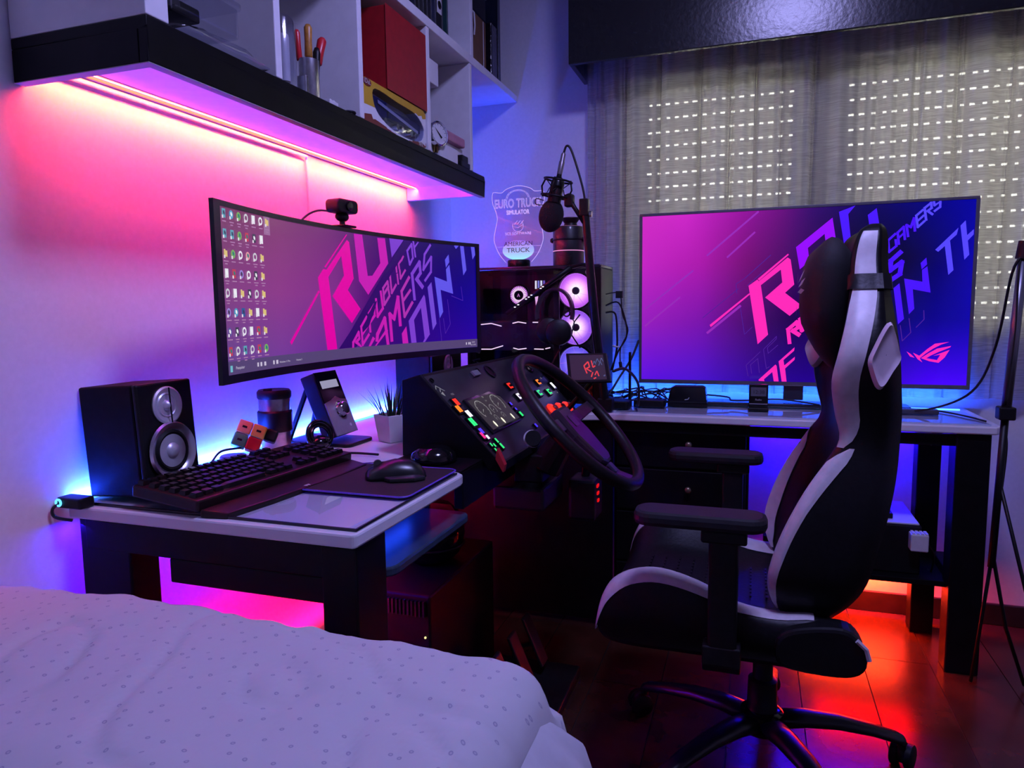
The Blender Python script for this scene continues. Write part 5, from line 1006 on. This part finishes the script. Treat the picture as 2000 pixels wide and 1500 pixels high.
MB().box(-.74,-.48,1.62,2.02,.003,.03).build('base_plate',DARKM,t,bev=.004)
for y in (1.69,1.82,1.95):
    p=MB().add([(-.60+dx,y+dy,z) for dx,z in ((-.04,.20),(-.03,.20),(.03,.06),(.02,.055)) for dy in (-.028,.028)],[(0,1,3,2),(2,3,5,4),(4,5,7,6),(6,7,1,0),(0,2,4,6),(1,3,5,7)]).build('pedal',STEEL if 0 else DARKM,t,bev=.003)
    MB().tube([(-.60,y,.12),(-.66,y,.10),(-.68,y,.03)],.009,8).build('pedal_arm',DARKM,p)
# tripod at the right edge
t=thing('light_stand','thin tripod stand with silver upper tube at the right edge','stand',(.66,2.2,0))
MB().tube([(.645,2.2,.83),(.664,2.2,1.26)],.012,12).build('upper_tube',mat('satin tube',(.2,.2,.22),.35,.7),t,smooth=True)
MB().cyl((.662,2.2,1.235),(.668,2.2,1.28),.018,n=14).build('head_clamp',BLK,t,smooth='a'); MB().box(.625,.664,2.18,2.22,.81,.845).build('collar',BLK,t,bev=.004)
MB().tube([(.644,2.2,.82),(.633,2.2,.40)],.0095,10).build('lower_tube',BLK,t,smooth=True)
for P in (((.640,2.2,.64),(.72,2.17,.30),(.80,2.15,.012)),((.634,2.2,.44),(.632,2.26,.2),(.63,2.31,.012)),((.634,2.2,.44),(.70,2.28,.2),(.77,2.33,.012))): MB().tube(P,.005,8).build('leg',BLK,t,smooth=True)
cab('drooping_cable','black cable drooping from the tripod stand to the television rear',[(.665,2.19,1.25),(.640,2.2,1.2),(.640,2.3,1.0),(.62,2.42,.86),(.53,2.52,.79),(.42,2.58,.775)],.0035)
cab('thin_cable','thin cable hanging along the silver tube of the tripod',[(.672,2.195,1.26),(.652,2.19,1.22),(.652,2.19,1.05),(.640,2.19,.85)],.0025)
cab('desk_cable','black cable curling over the right end of the back desk',[(.40,2.60,.774),(.50,2.62,.776),(.58,2.60,.774),(.63,2.50,.774),(.66,2.42,.772)],.003)
cab('floor_cable','black cable falling past the front right desk leg',[(.70,2.40,.76),(.705,2.38,.70),(.70,2.40,.5),(.69,2.45,.2),(.68,2.5,.01)],.003)
# ================================================================= gaming chair
LEA=mat('black leatherette',(.0045,.0045,.006),.45,noise=.25,scale=120,bump=.12,spec=.25); STR=mat('white leatherette',(.52,.49,.52),.45,noise=.08,scale=60,bump=.06)
CY=1.75
t=thing('gaming_chair','black and white racing style gaming chair facing the dashboard','chair',(.04,CY,0))
ST=[(.445,.085,.11,.16,.19),(.50,.050,.13,.205,.225),(.56,.040,.15,.235,.25),(.64,.060,.165,.255,.252),(.72,.095,.175,.272,.246),(.79,.135,.185,.283,.232),(.85,.168,.19,.288,.218),(.91,.158,.195,.288,.225),(.97,.150,.20,.282,.242),(1.03,.160,.205,.276,.250),(1.09,.172,.208,.270,.225),(1.15,.182,.210,.265,.178),(1.21,.185,.212,.262,.148),(1.25,.192,.215,.262,.135),(1.275,.205,.220,.258,.120),(1.288,.225,.230,.250,.095)]
NS=4; st_=[]
for i in range(len(ST)-1):
    g=lambda k: ST[min(max(k,0),len(ST)-1)]
    for j in range(NS): st_.append([cat4(g(i-1)[q],g(i)[q],g(i+1)[q],g(i+2)[q],j/NS) for q in range(5)])
st_.append(list(ST[-1]))
def loop(z,xf,xc,xb,w_):
    D=max(.12,min(1,(xb-xf)/.085))
    H=[(xc,0),(xc,.35),(xc*.85+xf*.15,.6),(xc*.45+xf*.55,.80),(xf,.91),(xf+.003*D,.955),(xf+.016*D,.995),(xf+.034*D,1.0),(xf+.052*D,.995),(xb*.6+xf*.4+.01*D,1.01),(xb-.03*D,.99),(xb-.008*D,.90),(xb,.6),(xb,.3),(xb,0)]
    P=[(x,CY-w_*y,z) for x,y in H]+[(x,CY+w_*y,z) for x,y in reversed(H[1:-1])]
    return P
def skin(Ls,NLn):
    b=MB()
    b.ring(Ls,True,True); return b
def lerp_tab(tab,x):
    if x<=tab[0][0]: return tab[0][1:]
    for a,c in zip(tab[:-1],tab[1:]):
        if x<=c[0]:
            k=(x-a[0])/(c[0]-a[0]); return tuple(a[i]+(c[i]-a[i])*k for i in range(1,len(a)))
    return tab[-1][1:]
def ribbon(Ls,keys,tab,side,cen,nH,nu=8,off=.002):
    """band of white leather following the lofted surface between two fractional loop indices"""
    N=len(Ls[0])
    def P(i,u):
        i=min(max(i,0),len(Ls)-1); a=int(math.floor(u)); k=u-a
        def pt(q):
            q=q if side<0 else (N-q)
            return Vector(Ls[i][q%N])
        return pt(a)*(1-k)+pt(a+1)*k
    rows=[]
    for i in range(len(Ls)):
        kx=keys[i]
        if kx<tab[0][0] or kx>tab[-1][0]: continue
        u0,u1=lerp_tab(tab,kx); row=[]; rf=(P(i+1,6.5)-P(i-1,6.5)).cross(P(i,7)-P(i,6)); sg=1 if rf.dot(P(i,6.5)-cen(i))>0 else -1
        for q in range(nu+1):
            u=u0+(u1-u0)*q/nu; p=P(i,u); n_=(P(i+1,u)-P(i-1,u)).cross(P(i,u+.5)-P(i,u-.5))
            if n_.length<1e-9: n_=p-cen(i)
            n_.normalize()
            n_=n_*sg
            if q==0: row.append(p-n_*.002)
            row.append(p+n_*off)
            if q==nu: row.append(p-n_*.002)
        rows.append(row)
    return MB().ring(rows,False,False)
Ls=[loop(*s) for s in st_]
skin(Ls,28).build('backrest',LEA,t,smooth=True)
cenb=lambda i:Vector(((st_[i][1]+.035+.5*(st_[i][3]-st_[i][1])),CY,st_[i][0]))
zk=[s[0] for s in st_]
UPT=[(.822,5.0,5.2),(.85,4.7,6.4),(.89,4.4,7.4),(.97,4.3,7.7),(1.03,4.4,7.7),(1.10,4.8,7.8),(1.17,5.4,7.9),(1.22,5.6,7.9),(1.272,5.7,7.9)]
LOT=[(.478,4.7,5.0),(.52,4.3,5.9),(.60,4.2,6.2),(.70,4.2,6.4),(.765,4.2,6.8),(.81,4.9,7.2),(.838,6.6,6.9)]
for s in (-1,1):
    ribbon(Ls,zk,UPT,s,cenb,15).build('back_stripe',STR,t,smooth='a',recalc=False); ribbon(Ls,zk,LOT if s<0 else [(z_,max(2.6,a_-.8),b_) for z_,a_,b_ in LOT],s,cenb,15).build('back_stripe',STR,t,smooth='a',recalc=False)
SHL=mat('white hole trim',(.55,.45,.52),.4,noise=.05)
def hole(c,nx,up,w_,h,dep):
    nx=Vector(nx).normalized(); up=Vector(up); up=(up-nx*up.dot(nx)).normalized(); r=nx.cross(up); c=Vector(c)
    sh=[(0,1),(.35,.75),(.8,.15),(1,-.2),(.85,-.5),(.3,-1),(-.1,-1),(-.6,-.5),(-1,-.1),(-.8,.2),(-.35,.75)]
    sh=[(p.x,p.y) for p in spline([(a,e,0) for a,e in sh],3,True)]
    Lp=lambda k,d:[c+r*a*w_*k+up*e*h*k+nx*d for a,e in sh]
    return MB().ring([Lp(1.0,-.004),Lp(1.02,.004),Lp(.92,.011),Lp(.78,.007),Lp(.62,-dep),Lp(.02,-dep)],True,False)
hole((.238,CY-.249,1.025),(.25,-1,.05),(.12,0,1),.028,.062,-.006).build('harness_hole',SHL,t,smooth='a')
hole((.238,CY+.249,1.025),(.25,1,.05),(.12,0,1),.028,.062,-.006).build('harness_hole',SHL,t,smooth='a')
hole((.160,CY+.212,1.022),(-.8,-.6,.1),(.1,0,1),.040,.056,-.003).build('harness_hole',SHL,t,smooth='a')
# neck pillow, emblem, strap
pl_=MB(); L=[]
for k in range(13):
    a=-pi/2+pi*k/12; z=1.115+.137*math.sin(a)*(1 if a<0 else .98); wd=(.120+.030*math.sin(a))*max(.05,math.cos(a))**.4; th=(.052+.010*math.sin(a))*max(.04,math.cos(a))**.5
    if 10<=k: wd*=.95
    xc_=.150+.055*(z-1.115)+.30*max(0,1.09-z)
    if a<0: th*=max(.3,math.cos(a))**.5
    L.append([(xc_+th*math.cos(q)*abs(math.cos(q))**-.15 if abs(math.cos(q))>.05 else xc_,CY+wd*math.copysign(abs(math.sin(q))**.8,math.sin(q)),z+.020*(abs(math.sin(q))**3)*(1 if k>6 else -.3)) for q in [2*pi*j/24 for j in range(24)]])
pil=pl_.ring(L).build('neck_pillow',mat('velvet black',(.006,.005,.007),.8,noise=.3,scale=200),t,smooth=True)
b=MB()
for (yy,zz_,dy,dz,w_) in ((-.065,1.17,-.012,.030,.006),(-.075,1.16,-.028,.020,.005),(-.062,1.150,-.030,.004,.006),(-.045,1.165,.004,.030,.005),(-.070,1.125,.010,-.028,.004)):
    p=Vector((.150-.062+.055*(zz_-1.115),CY+yy,zz_)); d=Vector((.012 if dy<0 else 0,dy,dz)); n_=Vector((-1,0,0)); s=d.cross(n_).normalized()*w_
    b.add([p,p+d*.5+s,p+d,p+d*.5-s],[(0,1,2,3)])
b.build('pillow_emblem',mat('embroidery white',(.4,.4,.42),.6),pil)
for s in (-1,1): ribbon(Ls,zk,[(1.150,.6,13.4),(1.188,.6,13.4)],s,cenb,15,26,.005).build('pillow_strap',LEA,t,smooth='a',recalc=False)
# seat
SS=[(-.318,.42,.43,.40),(-.308,.44,.475,.385),(-.285,.455,.515,.375),(-.24,.463,.542,.37),(-.18,.465,.550,.37),(-.10,.458,.530,.37),(-.02,.45,.492,.37),(.06,.45,.480,.37),(.13,.455,.485,.37),(.17,.45,.47,.38)]
def sl(x,zc,zb,z0,w_=.265):
    H=[(0,zc),(.4,zc),(.6,zc*.8+zb*.2),(.74,zb*.75+zc*.25),(.84,zb),(.90,zb+.001),(.96,zb-.006),(.995,zb-.022),(1.0,(zb+z0)/2),(.97,z0+.02),(.90,z0),(.4,z0),(0,z0)]
    return [(x,CY-w_*y,z) for y,z in H]+[(x,CY+w_*y,z) for y,z in reversed(H[1:-1])]
s2=[]
for i in range(len(SS)-1):
    g=lambda k: SS[min(max(k,0),len(SS)-1)]
    for j in range(4): s2.append([cat4(g(i-1)[q],g(i)[q],g(i+1)[q],g(i+2)[q],j/4) for q in range(4)])
s2.append(list(SS[-1])); Ls=[sl(*s) for s in s2]; 
seat=skin(Ls,24).build('seat',LEA,t,smooth=True)
cens=lambda i:Vector((s2[i][0]+.02,CY,.42))
SET=[(-.319,4.2,7.6),(-.30,4.0,7.2),(-.24,3.9,6.9),(-.1,3.8,6.6),(.0,3.5,6.0),(.13,3.3,5.6)]
for s in (-1,1): ribbon(Ls,[q[0] for q in s2],SET if s<0 else [(a,b_-.7,c_-.4) for a,b_,c_ in SET],s,cens,13).build('seat_stripe',STR,t,smooth='a',recalc=False)
b=MB()
for i in range(9):
    for j in range(-4,5): 
        x=-.24+.035*i; b.box(x,x+.004,CY+j*.022-.008,CY+j*.022+.008,.462 if x<-.1 else .4555,.4665 if x<-.12 else .459)
o=b.build('seat_perforation',LEA,t); o['kind']='stuff'
MB().box(-.22,.14,CY-.17,CY+.17,.335,.372).build('seat_frame',DARKM,t,bev=.006)
for s in (-1,1):
    y=CY+s*.315
    MB().prism(rrect(-.225,.035,-.045,.045,.035),lambda a,c_:(a,y+c_,.682),lambda a,c_:(a,y+c_,.712)).build('armrest_pad',mat('armrest rubber',(.012,.012,.015),.5,noise=.2,spec=.3),t,bev=.010)
    p=MB().box(-.075,-.018,y-.022,y+.022,.40,.66).build('armrest_post',BLK,t,bev=.006); MB().box(-.09,-.002,y-.03,y+.03,.655,.682).build('post_head',BLK,p,bev=.005)
    MB().add([(xx,CY+s*yy,zz_) for xx in (-.085,-.01) for yy,zz_ in ((.12,.34),(.12,.36),(.30,.44),(.338,.44),(.338,.40),(.31,.375))],[(0,1,2,3,4,5),(6,7,8,9,10,11)]+[(i,(i+1)%6,6+(i+1)%6,6+i) for i in range(6)]).build('armrest_bracket',DARKM,p,bev=.003)
    rc=MB().prism([(p_.x,p_.y) for p_ in spline([(.06,.40,0),(.10,.385,0),(.19,.385,0),(.225,.41,0),(.215,.46,0),(.18,.485,0),(.10,.475,0),(.06,.45,0)],4,True)],lambda a,c_:(a,CY+s*.225,c_),lambda a,c_:(a,CY+s*.285,c_)).build('recline_cover',BLK,t,bev=.008)
    MB().tube([(.205,CY+s*.286,.468),(.222,CY+s*.286,.452),(.228,CY+s*.286,.43)],.005,6).build('recline_mark',STR,rc)
b=MB(); b.box(-.10,.14,CY-.09,CY+.09,.30,.335); b.build('tilt_plate',DARKM,t,bev=.006)
hx_,hy_=.04,CY
b=MB(); b.lathe([(.040,.13),(.036,.14),(.034,.215),(.024,.22),(.023,.30)],(hx_,hy_,0),n=20); b.build('gas_column',BLK,t,smooth='a')
hb=MB().lathe([(.045,.085),(.052,.095),(.050,.135),(.04,.142),(.0,.142)],(hx_,hy_,0),n=24).build('base_hub',BLKG,t,smooth='a')
for k in range(5):
    a=math.radians(13+72*k); d=Vector((math.cos(a),math.sin(a),0)); s=Vector((-d.y,d.x,0)); c=Vector((hx_,hy_,0))
    L=[]
    for r,z,w_,h in ((.03,.112,.034,.022),(.10,.118,.030,.020),(.18,.112,.026,.017),(.26,.096,.023,.014),(.32,.078,.021,.013),(.335,.072,.016,.011)):
        L.append([c+d*r+s*(w_*math.cos(q))+Vector((0,0,z+h*math.sin(q))) for q in [2*pi*j/12 for j in range(12)]])
    MB().ring(L).build('base_leg',mat('base leg',(.012,.012,.016),.28,noise=.2),t,smooth=True)
    p=c+d*.33; cs=MB().cyl(p+Vector((0,0,.05)),p+Vector((0,0,.072)),.010,n=12).build('caster',BLK,t,smooth='a')
    q=a+.9; f=Vector((math.cos(q),math.sin(q),0)); n_=Vector((-f.y,f.x,0)); pc=p+f*.012
    for m_ in (-1,1): MB().lathe([(.026,-.009),(.030,-.006),(.030,.006),(.026,.009),(0,.009)],pc+n_*.016*m_+Vector((0,0,.030)),n_,20).build('caster_wheel',BLK,cs,smooth='a')
    MB().ell(pc+Vector((0,0,.036)),(.024,.024,.026),14,8).build('caster_hood',BLK,cs,smooth=True)
# ================================================================= bed
t=thing('bed','single bed under a dotted white quilt at the left wall','bed',(-.72,-.2,0))
MB().box(-1.20,-.29,-1.1,.775,.12,.40).build('bed_base',mat('bed base fabric',(.05,.05,.07),.8,noise=.2),t,bev=.01)
for x in (-1.12,-.36):
    for y in (-1.0,.70): MB().cyl((x,y,.003),(x,y,.12),.03,.036,n=14).build('bed_leg',BLKW,t)
MB().box(-1.20,-.275,-1.1,.785,.40,.615).build('mattress',mat('mattress ticking',(.5,.5,.52),.8,noise=.08),t,bev=.04)
m=bpy.data.materials.new('dotted quilt'); m.use_nodes=True; nt=m.node_tree; N=nt.nodes.new; Lk=nt.links.new; bs=nt.nodes['Principled BSDF']; bs.inputs['Roughness'].default_value=.85; bs.inputs['Specular IOR Level'].default_value=.2
tc=N('ShaderNodeTexCoord'); mp=N('ShaderNodeMapping'); mp.inputs['Scale'].default_value=(34,34,.01); vo=N('ShaderNodeTexVoronoi'); vo.voronoi_dimensions='2D'; vo.feature='F1'; vo.inputs['Scale'].default_value=1; vo.inputs['Randomness'].default_value=.8
Lk(tc.outputs['Object'],mp.inputs[0]); Lk(mp.outputs[0],vo.inputs['Vector'])
r=N('ShaderNodeValToRGB'); r.color_ramp.interpolation='EASE'; E=r.color_ramp.elements; BASE=(.50,.50,.52,1); DOT=(.31,.30,.38,1)
E[0].position=.0; E[0].color=(.44,.43,.48,1); E[1].position=.04; E[1].color=(.44,.43,.48,1)
for p,c in ((.05,DOT),(.075,DOT),(.10,BASE),(1,BASE)): q=E.new(p); q.color=c
n2=N('ShaderNodeTexNoise'); n2.inputs['Scale'].default_value=16; mx=N('ShaderNodeMix'); mx.data_type='RGBA'; mx.blend_type='MULTIPLY'; mx.inputs[0].default_value=.35
Lk(tc.outputs['Object'],n2.inputs['Vector']); Lk(vo.outputs['Distance'],r.inputs[0]); Lk(r.outputs[0],mx.inputs[6]); Lk(n2.outputs['Color'],mx.inputs[7])
Lk(r.outputs[0],bs.inputs['Base Color'])
bp=N('ShaderNodeBump'); bp.inputs['Strength'].default_value=.25; bp.inputs['Distance'].default_value=.006; Lk(n2.outputs['Fac'],bp.inputs['Height']); Lk(bp.outputs[0],bs.inputs['Normal'])
QUILT=m
from mathutils import noise as mnoise
def qz(x,y):
    z=.674+.012*mnoise.noise(Vector((x*2.2,y*2.2,3)))+.006*mnoise.noise(Vector((x*7,y*7,1)))
    # diagonal quilting and creases
    for k,a,f,ph in ((.0022,.5,46,.3),(.0022,-.7,46,1.1)):
        q=math.sin((x*math.cos(a)+y*math.sin(a))*f+ph); z-=k*max(0,1-abs(q)*5)
    z+=.012*max(0,-(x+.95)/.27)*-1*1.2
    z-=.012*max(0,min(1,(x+.62)/.38))**2
    c=mnoise.noise(Vector((x*3.1-y*2,y*5+x*4,7))); z-=.007*max(0,1-abs(c)*12)
    return z
b=MB(); nx,ny=130,190; vs=[]; fs=[]
X0,X1,Y0_,Y1_=-1.215,-.232,-1.12,.872
for i in range(nx+1):
    for j in range(ny+1):
        u=i/nx; v=j/ny; x=X0+(X1-X0)*u; y=Y0_+(Y1_-Y0_)*v
        # rounded right and foot edges
        dx=x-(X1-.07); dy=y-(Y1_-.07); z=qz(x,y); sc=.006*math.sin(x*38)+.004*math.sin(x*91)
        d=math.hypot(max(dx,0),max(dy,0))/.07
        if d>0: z-=.07*(1-math.sqrt(max(0,1-min(d,1)**2)))*.9+ (max(0,d-1))*.05
        if dy>0: y+=sc*.5
        vs.append((x,y,z))
for i in range(nx):
    for j in range(ny): q=i*(ny+1)+j; fs.append((q,q+ny+1,q+ny+2,q+1))
# hanging rim
n0=len(vs); rim=[(i,ny) for i in range(nx+1)]+[(nx,j) for j in range(ny-1,-1,-1)]
for k,(i,j) in enumerate(rim):
    p=Vector(vs[i*(ny+1)+j]); o=Vector((0,1,0)) if k<nx else (Vector((1,0,0)) if k>nx else Vector((.7,.7,0)))
    w_=.006*math.sin(k*.5)
    vs.append(p+o*(.008+w_*.4)+Vector((0,0,-.035))); vs.append(p+o*(-.006+w_)+Vector((0,0,-.075+.01*math.sin(k*.23))))
for k in range(len(rim)-1):
    a=rim[k][0]*(ny+1)+rim[k][1]; c=rim[k+1][0]*(ny+1)+rim[k+1][1]
    fs.append((a,c,n0+2*(k+1),n0+2*k)); fs.append((n0+2*k,n0+2*(k+1),n0+2*(k+1)+1,n0+2*k+1))
b.add(vs,fs); tag(b.build('quilt',QUILT,smooth=True),'white quilt with small grey dots spread over the bed','quilt')
hm=[Vector(vs[i*(ny+1)+j]) for i,j in rim]
hp=[p+Vector((.006 if k>=nx else 0,.006 if k<=nx else 0,-.068)) for k,p in enumerate(hm)]
MB().tube(hp[::2],.005,6).build('quilt_hem',mat('hem binding',(.40,.39,.44),.8,noise=.1),bpy.data.objects['quilt'],smooth=True)
# sheet hanging at the foot corner
b=MB(); L=[]
path=[(-.6,.84),(-.5,.845),(-.4,.85),(-.3,.855),(-.23,.85),(-.195,.80),(-.19,.72),(-.19,.6),(-.195,.4),(-.2,.1),(-.2,-.3)]
pp=spline([(a,c_,0) for a,c_ in path],8)
for k,p in enumerate(pp):
    tn=(pp[min(k+1,len(pp)-1)]-pp[max(k-1,0)]).normalized(); o=Vector((tn.y,-tn.x,0)); 
    if o.dot(p-Vector((-.7,0,0)))<0: o=-o
    row=[]
    for q in range(13):
        tt=q/12; fold=.5+.5*math.sin(k*.9+tt*.5); row.append(p+o*(-.045 if q==0 else 0)+o*((.03+.06*fold)*tt**.8+.035*math.exp(-((p-Vector((-.23,.83,0))).length/.12)**2)*tt)+Vector((0,0,.60-.44*tt+(.012 if q==0 else 0))))
    L.append(row)
b.ring(L,False,False); tag(b.build('bed_sheet',mat('white sheet',(.50,.50,.54),.8,noise=.05),smooth=True,recalc=False),'plain white sheet hanging in folds below the quilt corner','sheet')
